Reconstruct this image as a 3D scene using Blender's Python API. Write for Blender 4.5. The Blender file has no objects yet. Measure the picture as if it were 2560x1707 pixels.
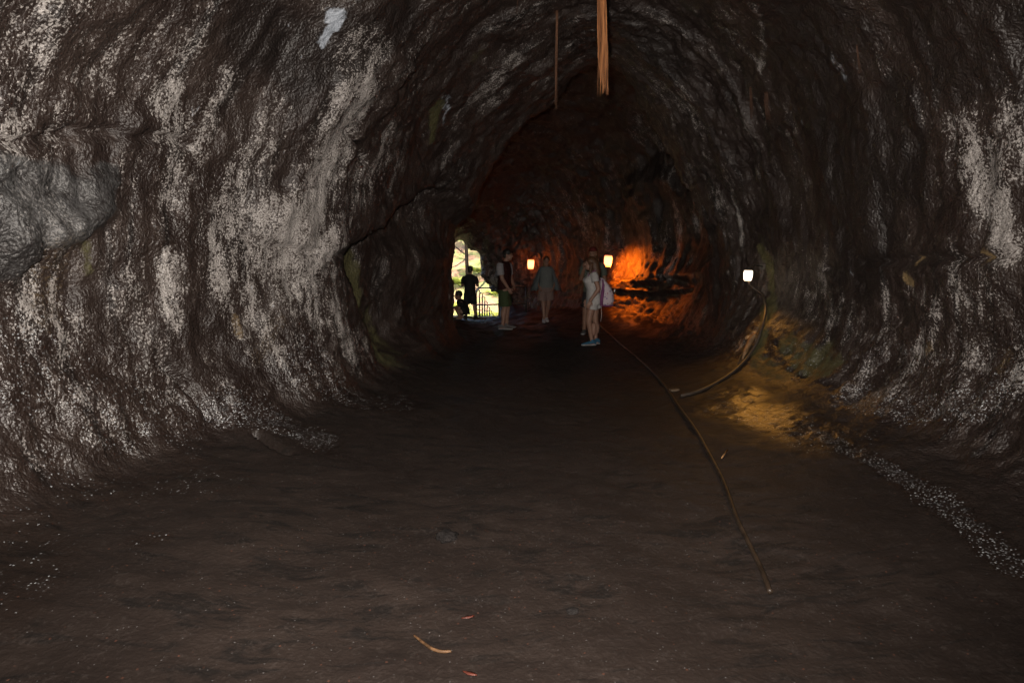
import bpy, bmesh, math, random
import numpy as np
from mathutils import Vector, Matrix

random.seed(7)
RNG = np.random.default_rng(11)
scene = bpy.context.scene
COL = scene.collection
R = math.radians

# ------------------------------------------------------------------ camera, world, sun, exposure
CAM_Z, PITCH, FPX = 1.60, R(8.5), 1420.0          # focal length in pixels of a 2560 px wide frame
cam_d = bpy.data.cameras.new('camera')
cam_d.sensor_width = 36.0
cam_d.lens = 36.0 * FPX / 2560.0
cam_d.clip_start, cam_d.clip_end = 0.05, 3000
cam = bpy.data.objects.new('camera', cam_d)
cam.location = (0, 0, CAM_Z)
cam.rotation_euler = (R(90) - PITCH, 0, 0)
COL.objects.link(cam)
scene.camera = cam

SUN_EL, SUN_AZ = R(52), R(200)                    # azimuth clockwise from +Y: the sun stands behind the hill the tube runs through
world = bpy.data.worlds.new('World')
scene.world = world
world.use_nodes = True
wn = world.node_tree
sky = wn.nodes.new('ShaderNodeTexSky')
sky.sky_type = 'NISHITA'
sky.sun_disc = False
sky.sun_elevation = SUN_EL
sky.sun_rotation = SUN_AZ
wn.links.new(sky.outputs[0], wn.nodes['Background'].inputs[0])
wn.nodes['Background'].inputs[1].default_value = 0.08

sun_d = bpy.data.lights.new('sun', 'SUN')
sun_d.energy = 5.0
sun_d.angle = R(0.5)
sun_d.color = (1.0, 0.95, 0.86)
sun = bpy.data.objects.new('sun', sun_d)
sdir = Vector((math.sin(SUN_AZ) * math.cos(SUN_EL), math.cos(SUN_AZ) * math.cos(SUN_EL), math.sin(SUN_EL)))
sun.rotation_euler = sdir.to_track_quat('Z', 'Y').to_euler()
sun.location = (0, 30, 40)
COL.objects.link(sun)

# the photographer's flash: a small lamp just above the lens
fl_d = bpy.data.lights.new('camera_flash', 'SPOT')
fl_d.energy = 128.0
fl_d.color = (1.0, 0.91, 0.82)
fl_d.shadow_soft_size = 0.025
fl_d.spot_size = R(140)
fl_d.spot_blend = 0.75
fl = bpy.data.objects.new('camera_flash', fl_d)
fl.location = (-0.07, 0.02, CAM_Z + 0.17)
fl.rotation_euler = (R(91), 0, R(5))
COL.objects.link(fl)

scene.view_settings.view_transform = 'Standard'
scene.view_settings.look = 'None'
scene.view_settings.gamma = 1.0
scene.view_settings.exposure = 3.3
scene.cycles.max_bounces = 6
scene.cycles.diffuse_bounces = 3
scene.cycles.glossy_bounces = 2
scene.cycles.transparent_max_bounces = 6
scene.cycles.sample_clamp_indirect = 0.08
scene.cycles.caustics_reflective = False
scene.cycles.caustics_refractive = False
scene.cycles.use_denoising = True
scene.cycles.denoiser = 'OPENIMAGEDENOISE'
scene.cycles.denoising_input_passes = 'RGB_ALBEDO_NORMAL'
scene.cycles.use_light_tree = False
scene.cycles.use_adaptive_sampling = False

# ------------------------------------------------------------------ helpers
def tag(o, label=None, cat=None, group=None, kind=None):
    if label: o['label'] = label
    if cat: o['category'] = cat
    if group: o['group'] = group
    if kind: o['kind'] = kind
    return o

def empty(name, loc, label=None, cat=None, group=None, rz=0):
    o = bpy.data.objects.new(name, None)
    o.location = loc
    o.rotation_euler = (0, 0, rz)
    o.empty_display_size = 0.1
    COL.objects.link(o)
    return tag(o, label, cat, group)

def link_mesh(name, verts, faces, mat, parent=None, smooth=True, loc=None):
    me = bpy.data.meshes.new(name)
    me.from_pydata([tuple(v) for v in verts], [], [tuple(f) for f in faces])
    me.update()
    if smooth:
        me.polygons.foreach_set('use_smooth', [True] * len(me.polygons))
    if mat: me.materials.append(mat)
    o = bpy.data.objects.new(name, me)
    COL.objects.link(o)
    if parent: o.parent = parent
    if loc is not None: o.location = loc
    return o

class MB:
    """collects shapes, then links them as ONE mesh object"""
    def __init__(self): self.v, self.f = [], []
    def add(self, v, f):
        n = len(self.v)
        self.v += [tuple(p) for p in v]
        self.f += [tuple(i + n for i in q) for q in f]
        return self
    def rings(self, rings, cap=True):
        n = len(rings[0]); v = []; f = []
        for r in rings: v += [tuple(p) for p in r]
        for i in range(len(rings) - 1):
            for j in range(n):
                k = (j + 1) % n
                f.append((i * n + j, i * n + k, (i + 1) * n + k, (i + 1) * n + j))
        if cap:
            f.append(tuple(range(n))[::-1])
            f.append(tuple(range((len(rings) - 1) * n, len(rings) * n)))
        return self.add(v, f)
    def tube(self, pts, rad, n=8, cap=True):
        pts = [Vector(p) for p in pts]
        if not hasattr(rad, '__len__'): rad = [rad] * len(pts)
        rings = []; up = Vector((0.13, 0.31, 0.94))
        for i, p in enumerate(pts):
            d = (pts[min(i + 1, len(pts) - 1)] - pts[max(i - 1, 0)]).normalized()
            a = d.cross(up)
            if a.length < 1e-3: a = d.cross(Vector((1, 0, 0)))
            a.normalize(); b = a.cross(d).normalized(); up = b
            rings.append([p + (a * math.cos(2 * math.pi * k / n) + b * math.sin(2 * math.pi * k / n)) * rad[i] for k in range(n)])
        return self.rings(rings, cap)
    def capsule(self, a, b, ra, rb, n=12):
        a, b = Vector(a), Vector(b); d = (b - a)
        L = d.length; d.normalize()
        pts, rad = [], []
        for t in (-1, -.87, -.5, 0):
            pts.append(a + d * (ra * t)); rad.append(max(ra * math.sqrt(max(0, 1 - t * t)), ra * .05))
        for t in (0, .5, .87, 1):
            pts.append(b + d * (rb * t)); rad.append(max(rb * math.sqrt(max(0, 1 - t * t)), rb * .05))
        return self.tube(pts, rad, n)
    def limb(self, pts, rads, n=12):
        for i in range(len(pts) - 1): self.capsule(pts[i], pts[i + 1], rads[i], rads[i + 1], n)
        return self
    def ell(self, c, r, rz=0.0, tilt=0.0, nu=16, nv=10):
        c = Vector(c); M = Matrix.Rotation(rz, 3, 'Z') @ Matrix.Rotation(tilt, 3, 'X')
        rings = []
        for i in range(nv + 1):
            th = math.pi * (i + .02) / (nv + .04)
            rings.append([c + M @ Vector((r[0] * math.sin(th) * math.cos(2 * math.pi * j / nu), r[1] * math.sin(th) * math.sin(2 * math.pi * j / nu), -r[2] * math.cos(th))) for j in range(nu)])
        return self.rings(rings)
    def oval(self, secs, n=20):
        """secs: (centre, half width, half depth, lateral-axis angle): flat-ended stack of ovals"""
        rings = []
        for c, w, d, a in secs:
            c = Vector(c); ca, sa = math.cos(a), math.sin(a)
            rings.append([c + Vector((w * math.cos(t) * ca - d * math.sin(t) * sa, w * math.cos(t) * sa + d * math.sin(t) * ca, 0)) for t in [2 * math.pi * k / n for k in range(n)]])
        return self.rings(rings)
    def box(self, c, s, M=None):
        c = Vector(c); M = M or Matrix.Identity(3)
        v = [c + M @ Vector((x * s[0] / 2, y * s[1] / 2, z * s[2] / 2)) for x in (-1, 1) for y in (-1, 1) for z in (-1, 1)]
        return self.add(v, [(0, 1, 3, 2), (4, 6, 7, 5), (0, 4, 5, 1), (2, 3, 7, 6), (0, 2, 6, 4), (1, 5, 7, 3)])
    def build(self, name, mat, parent=None, smooth=True, loc=None, bevel=0, voxel=0, relax=0):
        o = link_mesh(name, self.v, self.f, mat, parent, smooth, loc)
        if voxel:
            m = o.modifiers.new('remesh', 'REMESH'); m.mode = 'VOXEL'; m.voxel_size = voxel; m.use_smooth_shade = True
            if relax:
                s = o.modifiers.new('smooth', 'SMOOTH'); s.factor = .5; s.iterations = relax
            bake(o, mat)
        elif bevel:
            b = o.modifiers.new('bevel', 'BEVEL'); b.width = bevel; b.segments = 2; b.limit_method = 'ANGLE'
            bake(o, mat)
        return o

def bake(o, mat):
    dg = bpy.context.evaluated_depsgraph_get()
    me = bpy.data.meshes.new_from_object(o.evaluated_get(dg))
    old = o.data
    o.modifiers.clear(); o.data = me; me.name = o.name
    if not me.materials: me.materials.append(mat)
    bpy.data.meshes.remove(old)

# --- numpy noise
def _hash(ix, iy, iz, seed):
    h = (ix.astype(np.int64) * 374761393 + iy.astype(np.int64) * 668265263 + iz.astype(np.int64) * 2147483647 + seed * 974634777) & 0xFFFFFFFF
    h = ((h ^ (h >> 13)) * 1274126177) & 0xFFFFFFFF
    h = ((h ^ (h >> 16)) * 2246822519) & 0xFFFFFFFF
    return ((h ^ (h >> 15)) & 0xFFFFFF) / float(0xFFFFFF)

def vnoise(x, y, z, seed=0):
    xi, yi, zi = np.floor(x), np.floor(y), np.floor(z)
    fx, fy, fz = x - xi, y - yi, z - zi
    fx, fy, fz = [f * f * f * (f * (f * 6 - 15) + 10) for f in (fx, fy, fz)]
    out = 0
    for a in (0, 1):
        for b in (0, 1):
            for c in (0, 1):
                w = (fx if a else 1 - fx) * (fy if b else 1 - fy) * (fz if c else 1 - fz)
                out = out + w * _hash(xi + a, yi + b, zi + c, seed)
    return out * 2 - 1

def fbm(x, y, z, oct=4, seed=0, gain=.5):
    s, a, f = 0, 1.0, 1.0
    for o in range(oct):
        s = s + a * vnoise(x * f + 13.7 * o, y * f - 7.1 * o, z * f + 3.3 * o, seed + o)
        a *= gain; f *= 2.03
    return s

def sstep(e0, e1, x):
    t = np.clip((x - e0) / (e1 - e0), 0, 1)
    return t * t * (3 - 2 * t)

# --- node helpers
class NT:
    def __init__(self, name):
        self.m = bpy.data.materials.new(name); self.m.use_nodes = True
        self.t = self.m.node_tree; self.n = self.t.nodes; self.l = self.t.links
        self.b = self.n['Principled BSDF']; self.out = self.n['Material Output']
    def new(self, typ, **kw):
        n = self.n.new(typ)
        for k, v in kw.items(): setattr(n, k, v)
        return n
    def set(self, sock, v):
        if isinstance(v, bpy.types.NodeSocket): self.l.new(v, sock)
        else: sock.default_value = v
    def coord(self): return self.new('ShaderNodeTexCoord').outputs['Object']
    def attr(self, name, out='Fac'): return self.new('ShaderNodeAttribute', attribute_name=name).outputs[out]
    def noise(self, vec, scale, detail=4, rough=.55, lac=2.0, dist=0.0):
        n = self.new('ShaderNodeTexNoise')
        self.set(n.inputs['Vector'], vec); n.inputs['Scale'].default_value = scale; n.inputs['Detail'].default_value = detail
        n.inputs['Roughness'].default_value = rough; n.inputs['Lacunarity'].default_value = lac; n.inputs['Distortion'].default_value = dist
        return n.outputs['Fac']
    def voro(self, vec, scale, out='Distance', feature='F1'):
        n = self.new('ShaderNodeTexVoronoi', feature=feature)
        self.set(n.inputs['Vector'], vec); n.inputs['Scale'].default_value = scale
        return n.outputs[out]
    def math(self, op, a, b=0.0, c=None, clamp=False):
        n = self.new('ShaderNodeMath', operation=op, use_clamp=clamp)
        self.set(n.inputs[0], a); self.set(n.inputs[1], b)
        if c is not None: self.set(n.inputs[2], c)
        return n.outputs[0]
    def ramp(self, v, lo, hi):
        n = self.new('ShaderNodeMapRange', interpolation_type='SMOOTHSTEP')
        self.set(n.inputs[0], v); n.inputs[1].default_value = lo; n.inputs[2].default_value = hi
        n.inputs[3].default_value = 0; n.inputs[4].default_value = 1
        return n.outputs[0]
    def lerp(self, f, a, b):
        n = self.new('ShaderNodeMapRange'); self.set(n.inputs[0], f)
        n.inputs[1].default_value = 0; n.inputs[2].default_value = 1; self.set(n.inputs[3], a); self.set(n.inputs[4], b)
        return n.outputs[0]
    def mix(self, f, a, b):
        n = self.new('ShaderNodeMix', data_type='RGBA')
        self.set(n.inputs[0], f)
        for i, v in ((6, a), (7, b)):
            self.set(n.inputs[i], v if isinstance(v, bpy.types.NodeSocket) else (*v, 1) if len(v) == 3 else v)
        return n.outputs[2]
    def scale(self, vec, s):
        n = self.new('ShaderNodeMapping'); self.set(n.inputs['Vector'], vec); n.inputs['Scale'].default_value = s
        return n.outputs[0]
    def bump(self, h, strength, dist, normal=None):
        n = self.new('ShaderNodeBump'); n.inputs['Strength'].default_value = strength; n.inputs['Distance'].default_value = dist
        self.set(n.inputs['Height'], h)
        if normal is not None: self.l.new(normal, n.inputs['Normal'])
        return n.outputs[0]
    def fin(self, color=None, rough=None, spec=None, normal=None, metal=None):
        if color is not None: self.set(self.b.inputs['Base Color'], color if isinstance(color, bpy.types.NodeSocket) else (*color, 1))
        if rough is not None: self.set(self.b.inputs['Roughness'], rough)
        if spec is not None: self.set(self.b.inputs['Specular IOR Level'], spec)
        if metal is not None: self.set(self.b.inputs['Metallic'], metal)
        if normal is not None: self.l.new(normal, self.b.inputs['Normal'])
        return self.m

def mat_plain(name, col, rough=.7, spec=.3, var=.25, scale=18, bumpd=.002, metal=0.0):
    t = NT(name); co = t.coord()
    n = t.noise(co, scale, 4)
    c = t.mix(t.ramp(n, .3, .7), [x * (1 - var) for x in col], [min(1, x * (1 + var)) for x in col])
    return t.fin(c, rough, spec, t.bump(t.noise(co, scale * 5, 3), .5, bumpd), metal)

# ------------------------------------------------------------------ camera geometry
CP, SP = math.cos(PITCH), math.sin(PITCH)
def ray(u, v):
    a, b = (u - 1280.0) / FPX, (853.5 - v) / FPX
    return Vector((a, CP + b * SP, -SP + b * CP))
def at_y(u, v, y):
    """point seen at photo pixel (u, v) at distance y ahead"""
    d = ray(u, v)
    return Vector((0, 0, CAM_Z)) + d * (y / d.y)
def project(P):
    x, y, z = P[..., 0], P[..., 1], P[..., 2] - CAM_Z
    dep = y * CP - z * SP
    up = y * SP + z * CP
    dd = np.where(dep > .05, dep, 1e9)
    return 1280 + FPX * x / dd, 853.5 - FPX * up / dd, dep
def picker(P):
    sh = P.shape[:2]
    U, V, D = [a.ravel() for a in project(P)]
    ok = np.where((D > .6) & (U > -300) & (U < 2860) & (V > -400) & (V < 2000))[0]
    U, V, D = U[ok], V[ok], D[ok]
    def pick(u, v):
        d2 = (U - u) ** 2 + (V - v) ** 2
        tol = 9.0
        while True:
            c = np.where(d2 < tol * tol)[0]
            if len(c): break
            tol *= 1.5
        dm = D[c].min()
        c = c[D[c] < dm * 1.06 + .05]
        k = ok[c[np.argmin(d2[c])]]
        return divmod(int(k), sh[1])
    return pick

# ------------------------------------------------------------------ the lava tube: lofted cross-sections along a bending axis
def section(cx, cy, hd, zf, fl, bl, zbl, fr, br, zbr, ax, h):
    hd = R(hd); lx, ly = math.cos(hd), math.sin(hd)
    pts = [((fr - fl) * .25, 0), (-fl * .55, .02), (-fl, .19)]
    pts.append((-(fl * .4 + bl * .6), zbl * .36)); pts.append((-bl, zbl))
    for ph in (28, 52, 73):
        c, s = math.cos(R(ph)), math.sin(R(ph))
        pts.append((ax - (bl + ax) * c ** .95, zbl + (h - zbl) * s ** 1.02))
    pts.append((ax, h))
    for ph in (73, 52, 28):
        c, s = math.cos(R(ph)), math.sin(R(ph))
        pts.append((ax + (br - ax) * c ** .95, zbr + (h - zbr) * s ** 1.02))
    pts.append((br, zbr)); pts.append((fr * .4 + br * .6, zbr * .36)); pts.append((fr, .19)); pts.append((fr * .55, .02))
    return [(cx + a * lx, cy + a * ly, zf + z) for a, z in pts]

ST = [
    section(.3, -7.5, 0, 0, .5, .6, .9, .5, .6, .9, .0, 1.8),
    section(.3, -7, 0, 0, 2.6, 2.9, 1.3, 2.4, 2.9, 1.3, .2, 4.0),
    section(.5, -3, 0, 0, 3.0, 3.4, 1.4, 2.3, 3.0, 1.4, .2, 4.3),
    section(.5, 0, 0, 0, 3.1, 3.5, 1.45, 2.25, 3.0, 1.3, .2, 4.3),
    section(.5, 3, 0, 0, 3.0, 3.42, 1.45, 2.2, 2.98, 1.25, .2, 4.35),
    section(.5, 4.5, 0, 0, 2.45, 3.0, 1.45, 2.2, 2.95, 1.2, .2, 4.4),
    section(.5, 5.6, 0, 0, 1.98, 2.3, 1.45, 2.15, 2.9, 1.2, .3, 4.45),
    section(.5, 7, 0, 0, 1.78, 2.2, 1.45, 2.1, 2.95, 1.2, .6, 4.65),
    None,                                                       # the rock lip that frames the chamber, filled in below
    section(.7, 11.6, 8, 0, 2.1, 2.6, 1.3, 2.2, 3.1, 1.2, .3, 4.9),
    section(.5, 13, 25, -.02, 2.2, 2.6, 1.2, 2.1, 2.85, 1.1, .2, 4.7),
    section(-.1, 14.6, 42, -.08, 1.7, 2.0, 1.2, 1.9, 2.4, 1.1, .1, 4.0),
    section(-.9, 16.2, 35, -.18, 1.4, 1.6, 1.2, 1.5, 1.75, 1.1, 0, 3.0),
]
def lip_section():
    """the irregular pointed arch of the lip: nearer on the right, farther on the left"""
    arch = [(1132, 690, 10.1), (1150, 580, 10.0), (1212, 462, 9.8), (1335, 300, 9.5), (1497, 186, 9.2), (1600, 272, 9.1), (1684, 380, 9.1), (1752, 495, 9.1), (1800, 640, 9.1)]
    top = [tuple(at_y(u, v, y)) for u, v, y in arch]
    fx = lambda u, y: (u - 1280) / FPX * y
    return [(.75, 9.5, 0), (-.2, 9.8, .01), (fx(1155, 10), 10.0, .14), (fx(1136, 10.1), 10.1, .55)] + top + [(fx(1775, 9.2), 9.2, .5), (fx(1690, 9.2), 9.2, .12), (fx(1540, 9.3), 9.3, .01)]
LIP_ST = ST.index(None)
ST[LIP_ST] = lip_section()
PORTAL_PX = [(1190, 806), (1160, 801), (1122, 795), (1112, 770), (1110, 720), (1114, 660), (1124, 625), (1140, 610),
             (1155, 604), (1176, 624), (1193, 630), (1199, 662), (1205, 690), (1222, 712), (1241, 724), (1243, 798)]
ST.append([tuple(at_y(u, v, 17.5 + (u - 1180) / 1420 * 17.5 * .45)) for u, v in PORTAL_PX])
ST.append([(p[0] + (p[0] + 1.3) * .25, p[1] + .55, p[2] + (.0 if p[2] < 0 else .25)) for p in ST[-1]])
ST = np.array(ST)                                              # stations x 16 x 3
cent = ST.mean(axis=1)
sk = np.concatenate([[0], np.cumsum(np.linalg.norm(np.diff(cent, axis=0), axis=1))])
sk = sk - np.interp(0, cent[:, 1], sk)                         # s = 0 at the camera; along the straight run s is close to y

def rows():
    s = []
    x = sk[0]
    while x < sk[-1]:
        s.append(x)
        x += .16 if x < 1.0 else (.024 if x < 11.2 else .036)
    return np.array(s + [sk[-1]])
S = rows()
NC = 544
def hermite(kx, ky, x):
    m = np.zeros_like(ky); d = np.diff(ky, axis=0) / np.diff(kx)[:, None, None]
    m[1:-1] = .5 * (d[1:] + d[:-1]); m[0], m[-1] = d[0], d[-1]
    i = np.clip(np.searchsorted(kx, x) - 1, 0, len(kx) - 2)
    h = (kx[i + 1] - kx[i]); t = ((x - kx[i]) / h)[:, None, None]; h = h[:, None, None]
    return (2 * t**3 - 3 * t**2 + 1) * ky[i] + (t**3 - 2 * t**2 + t) * h * m[i] + (-2 * t**3 + 3 * t**2) * ky[i + 1] + (t**3 - t**2) * h * m[i + 1]
K = hermite(sk, ST, S)                                         # rows x 16 x 3
T = np.arange(NC) * 16.0 / NC
i0 = np.floor(T).astype(int); f = (T - i0)[None, :, None]
k = lambda o: K[:, (i0 + o) % 16]
P0 = .5 * (2 * k(0) + (k(1) - k(-1)) * f + (2 * k(-1) - 5 * k(0) + 4 * k(1) - k(2)) * f**2 + (3 * k(0) - k(-1) - 3 * k(1) + k(2)) * f**3)
SS = np.repeat(S[:, None], NC, 1); TT = np.repeat(T[None, :], len(S), 0)
ARC = np.concatenate([np.zeros((len(S), 1)), np.cumsum(np.linalg.norm(np.diff(P0, axis=1), axis=2), axis=1)], 1)

def normals(P):
    ds = np.gradient(P, axis=0)
    dt = np.roll(P, -1, 1) - np.roll(P, 1, 1)
    n = np.cross(ds, dt)
    n /= np.linalg.norm(n, axis=2, keepdims=True) + 1e-9
    c = P.mean(axis=1, keepdims=True) + np.array([0, 0, .3])
    sg = np.sign((n * (P - c)).sum(2, keepdims=True)); sg[sg == 0] = 1
    return n * sg
N0 = normals(P0)
floorw = 1 - sstep(1.2, 3.3, np.minimum(TT, 16 - TT))         # 1 on the trodden floor, 0 on the walls
X, Y, Z = P0[..., 0], P0[..., 1], P0[..., 2]

# large shapes of the rock
big = .13 * fbm(X * .55, Y * .55, Z * .55, 3, 3)
P1 = P0 + N0 * (big * (1 - floorw) * sstep(20.2, 17.2, SS))[..., None]
pick1 = picker(P1)
def st(u, v):
    r, c = pick1(u, v)
    return S[r], T[c], ARC[r, c]

disp = np.zeros_like(X)
# lips: past a line across the wall the rock steps outward, then eases back
def lip(tk, sv, depth, decay, jag, fade=.5, seed=0):
    wob = jag * (fbm(TT * 2.2, SS * 0, TT * 0, 4, 40 + seed))
    sl = np.interp(TT, tk, sv) + wob
    w = sstep(tk[0] - fade, tk[0] + .15, TT) * (1 - sstep(tk[-1] - .15, tk[-1] + fade, TT))
    a = SS - sl
    return depth * w * sstep(0, .07, a) * (1 - .9 * sstep(.3, decay, a))
LIP_A = [(945, 860), (905, 780), (872, 690), (864, 640), (900, 605), (960, 560), (1020, 515), (1088, 470)]
disp += lip(np.array([4.3, 11.6]), np.array([sk[LIP_ST]] * 2), .70, 4.5, .17, .6, 1)
g = sorted([(st(u, v)[1], st(u, v)[0]) for u, v in LIP_A])
disp += lip(np.array([a for a, b in g]), np.array([b for a, b in g]), .34, 2.0, .04, .5, 2)

# polygon plates in (s, arc) space
def plate(px, soft, seed=0, wob=.06):
    q = np.array([(st(u, v)[0], st(u, v)[1] * .9) for u, v in px])
    a = SS + wob * fbm(X * 3, Y * 3, Z * 3, 3, 60 + seed); b = TT * .9 + wob * fbm(X * 3, Y * 3, Z * 3, 3, 70 + seed)
    ins = np.zeros(a.shape, bool); dist = np.full(a.shape, 9.0)
    for i in range(len(q)):
        (x0, y0), (x1, y1) = q[i], q[(i + 1) % len(q)]
        cr = ((y0 > b) != (y1 > b)) & (a < (x1 - x0) * (b - y0) / (y1 - y0 + 1e-12) + x0)
        ins ^= cr
        L2 = (x1 - x0) ** 2 + (y1 - y0) ** 2 + 1e-9
        t = np.clip(((a - x0) * (x1 - x0) + (b - y0) * (y1 - y0)) / L2, 0, 1)
        dist = np.minimum(dist, np.hypot(a - x0 - t * (x1 - x0), b - y0 - t * (y1 - y0)))
    sd = np.where(ins, dist, -dist)
    return sstep(-soft, soft, sd)
block = plate([(-200, 760), (0, 690), (90, 610), (200, 575), (290, 535), (330, 470), (300, 420), (200, 380), (0, 370), (-200, 380)], .05, 1)
t_lo, t_hi = st(100, 600)[1], st(100, 400)[1]
disp -= .15 * block * sstep(t_hi, t_lo, TT)
slab = plate([(660, 610), (760, 380), (850, 180), (1000, 130), (1040, 330), (1080, 470), (960, 555), (864, 630)], .05, 2)
disp -= .05 * slab
ledge = plate([(1490, 722), (1545, 700), (1620, 698), (1700, 704), (1740, 722), (1600, 738)], .05, 3)
disp -= .15 * ledge
rib_ = plate([(1530, 540), (1560, 470), (1640, 420), (1720, 450), (1830, 520), (1830, 690), (1700, 702), (1530, 704)], .16, 4)
s_l, s_m, s_r = st(1545, 600)[0], st(1650, 600)[0], st(1800, 600)[0]
disp -= .36 * rib_ * sstep(s_l, s_m, SS) * sstep(s_r, s_m - .15, SS)

# strokes on the rock: distance of every vertex to a line laid over the surface
PV = P1.reshape(-1, 3)
def stroke(px, rad, wob=.35):
    q = [P1[pick1(u, v)] for u, v in px]
    lo = np.min(q, axis=0) - rad * 2.2; hi = np.max(q, axis=0) + rad * 2.2
    out = np.zeros(len(PV))
    idx = np.where(np.all((PV > lo) & (PV < hi), axis=1))[0]
    if len(idx) == 0: return out.reshape(X.shape)
    p = PV[idx]; d = np.full(len(idx), 9.0)
    segs = list(zip(q[:-1], q[1:])) if len(q) > 1 else [(q[0], q[0] + 1e-4)]
    for a, b in segs:
        e = b - a; t = np.clip(((p - a) @ e) / (e @ e + 1e-9), 0, 1)
        d = np.minimum(d, np.linalg.norm(p - a - t[:, None] * e, axis=1))
    d = d * (1 + wob * fbm(p[:, 0] * 3.1, p[:, 1] * 3.1, p[:, 2] * 1.4, 3, 90))
    out[idx] = 1 - sstep(.35 * rad, 1.35 * rad, d)
    return out.reshape(X.shape)

# cracks
for px in ([(-60, 355), (90, 350), (200, 335), (330, 338), (450, 345), (480, 372)], [(610, 590), (690, 618), (760, 630), (850, 640)],
           [(2060, 672), (2190, 657), (2330, 655), (2430, 648), (2600, 625)], [(400, 890), (470, 960), (530, 1040)], [(560, 1000), (650, 1090), (720, 1130)],
           [(1040, 510), (1075, 500), (1110, 440)], [(860, 330), (905, 400), (880, 470)]):
    disp += .085 * np.maximum(0, stroke(px, .034, .2))

# flow ribs running round the bore, coarse and fine roughness
wallw = 1 - floorw
rib = fbm(SS * 3.2 + .35 * fbm(X * .9, Y * .9, Z * .9, 2, 5), ARC * .45, SS * 0, 3, 8)
rib2 = fbm(SS * 8.5, ARC * .9, SS * 0, 3, 18)
rough = fbm(X * 4.5, Y * 4.5, Z * 4.5, 4, 21)
crag = sstep(10.8, 12, SS) * sstep(8.5, 10, TT) * (1 - sstep(13.2, 14, TT))
disp += crag * (.035 * (np.abs(fbm(X * 3.2, Y * 3.2, Z * 2.2, 4, 97)) - .45) + .022 * fbm(X * 11, Y * 11, Z * 7, 3, 98))
fine = fbm(X * 15, Y * 15, Z * 15, 2, 31)
lump = 1 - np.abs(vnoise(X * 2.1, Y * 2.1, Z * 2.1, 51))
smooth_plate = 1 + .9 * block
disp += block * .05 * (np.abs(fbm(X * 3.5, Y * 3.5, Z * 3.5, 4, 88)) - .4)
disp += wallw * smooth_plate * (.036 * rib + .010 * rib2 + .026 * rough + .012 * fine - .028 * (lump - .6))
kerb = sstep(.6, .9, floorw) 
disp += floorw * (.022 * fbm(X * 1.1, Y * 1.1, Z, 3, 23) + .007 * fbm(X * 4.2 + Y, Y * 4.2, Z, 3, 24) + .006 * fine)
disp += floorw * sstep(10.0, 12.5, SS) * .05 * fbm(X * 2.2, Y * 2.2, Z, 3, 29)
P2 = P1 + N0 * disp[..., None]
pick2 = picker(P2)
def on(u, v, lift=0.0):
    """point of the rock or floor seen at photo pixel (u, v)"""
    r, c = pick2(u, v)
    return Vector(P2[r, c]) - Vector(N0[r, c]) * lift
FLR = P2[:, (T < 2.2) | (T > 13.8)].reshape(-1, 3)
def floor_z(x, y):
    i = np.argmin((FLR[:, 0] - x) ** 2 + (FLR[:, 1] - y) ** 2)
    return float(FLR[i, 2])

# natural stains: pale mineral crust, moss, wet sheen with painted glints, bluish crust, tan lichen
pale = np.zeros_like(X)
for px, r, a in (
    ([(905, 150), (850, 300), (790, 430), (730, 560), (700, 610)], .34, 1.0), ([(880, 420), (850, 560), (820, 620)], .25, .9), ([(960, 330), (900, 480)], .2, .55), ([(870, 120), (970, 120)], .12, .6),
    ([(700, 660), (790, 720), (840, 800), (890, 880)], .30, .62), ([(760, 640), (840, 690)], .25, .6), ([(600, 640), (620, 760), (680, 880)], .12, .55), ([(540, 620), (550, 740), (640, 900)], .09, .6),
    ([(420, 650), (430, 800)], .08, .5), ([(340, 640), (340, 760), (380, 830)], .1, .42), ([(150, 620), (120, 740), (170, 820)], .22, .5), ([(60, 700), (100, 800)], .2, .4),
    ([(450, 60), (360, 150), (290, 250), (200, 310)], .20, .5), ([(220, 230), (130, 320), (20, 330)], .2, .62), ([(420, 230), (430, 330)], .16, .9), ([(560, 200), (490, 340), (440, 480)], .14, .55),
    ([(620, 420), (560, 560)], .18, .55), ([(700, 250), (610, 420), (540, 560)], .16, .6), ([(300, 380), (320, 480)], .2, .45), ([(120, 420), (60, 560)], .2, .45), ([(60, 60), (60, 200)], .3, .4),
    ([(1130, 330), (1110, 400)], .15, .5), ([(1180, 230), (1120, 330)], .1, .45), ([(1010, 250), (1060, 200)], .12, .4), ([(1290, 150), (1200, 230)], .12, .35),
    ([(2400, 320), (2430, 440), (2480, 520)], .17, .95), ([(2500, 520), (2530, 620)], .14, .9), ([(2540, 220), (2550, 330), (2540, 420)], .14, .65), ([(2480, 360), (2520, 470)], .1, .5),
    ([(2420, 680), (2460, 800), (2440, 900)], .16, .6), ([(2280, 720), (2330, 790), (2310, 880)], .12, .6), ([(2200, 720), (2240, 830)], .1, .4), ([(2050, 680), (2080, 800)], .12, .45), ([(1990, 690), (2030, 790)], .1, .35),
    ([(2520, 750), (2540, 900)], .15, .45), ([(1885, 0), (1905, 90), (1895, 170)], .05, .75), ([(1870, 300), (1895, 380), (1910, 440)], .06, .75), ([(1810, 420), (1840, 520), (1850, 600)], .09, .6),
    ([(1760, 380), (1800, 500)], .08, .5), ([(1690, 520), (1700, 600), (1690, 690)], .22, .8), ([(1720, 430), (1730, 560)], .18, .6), ([(1620, 380), (1680, 480)], .2, .45), ([(1840, 830), (1850, 880)], .1, .4), ([(2080, 80), (2110, 180)], .1, .4), ([(1700, 220), (1760, 330)], .12, .4),  # two chamber wall strokes lighten the colour in place of flash light
    ([(900, 620), (930, 600), (960, 720)], .1, .25)):
    pale = np.maximum(pale, a * stroke(px, r))
moss = np.zeros_like(X)
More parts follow.
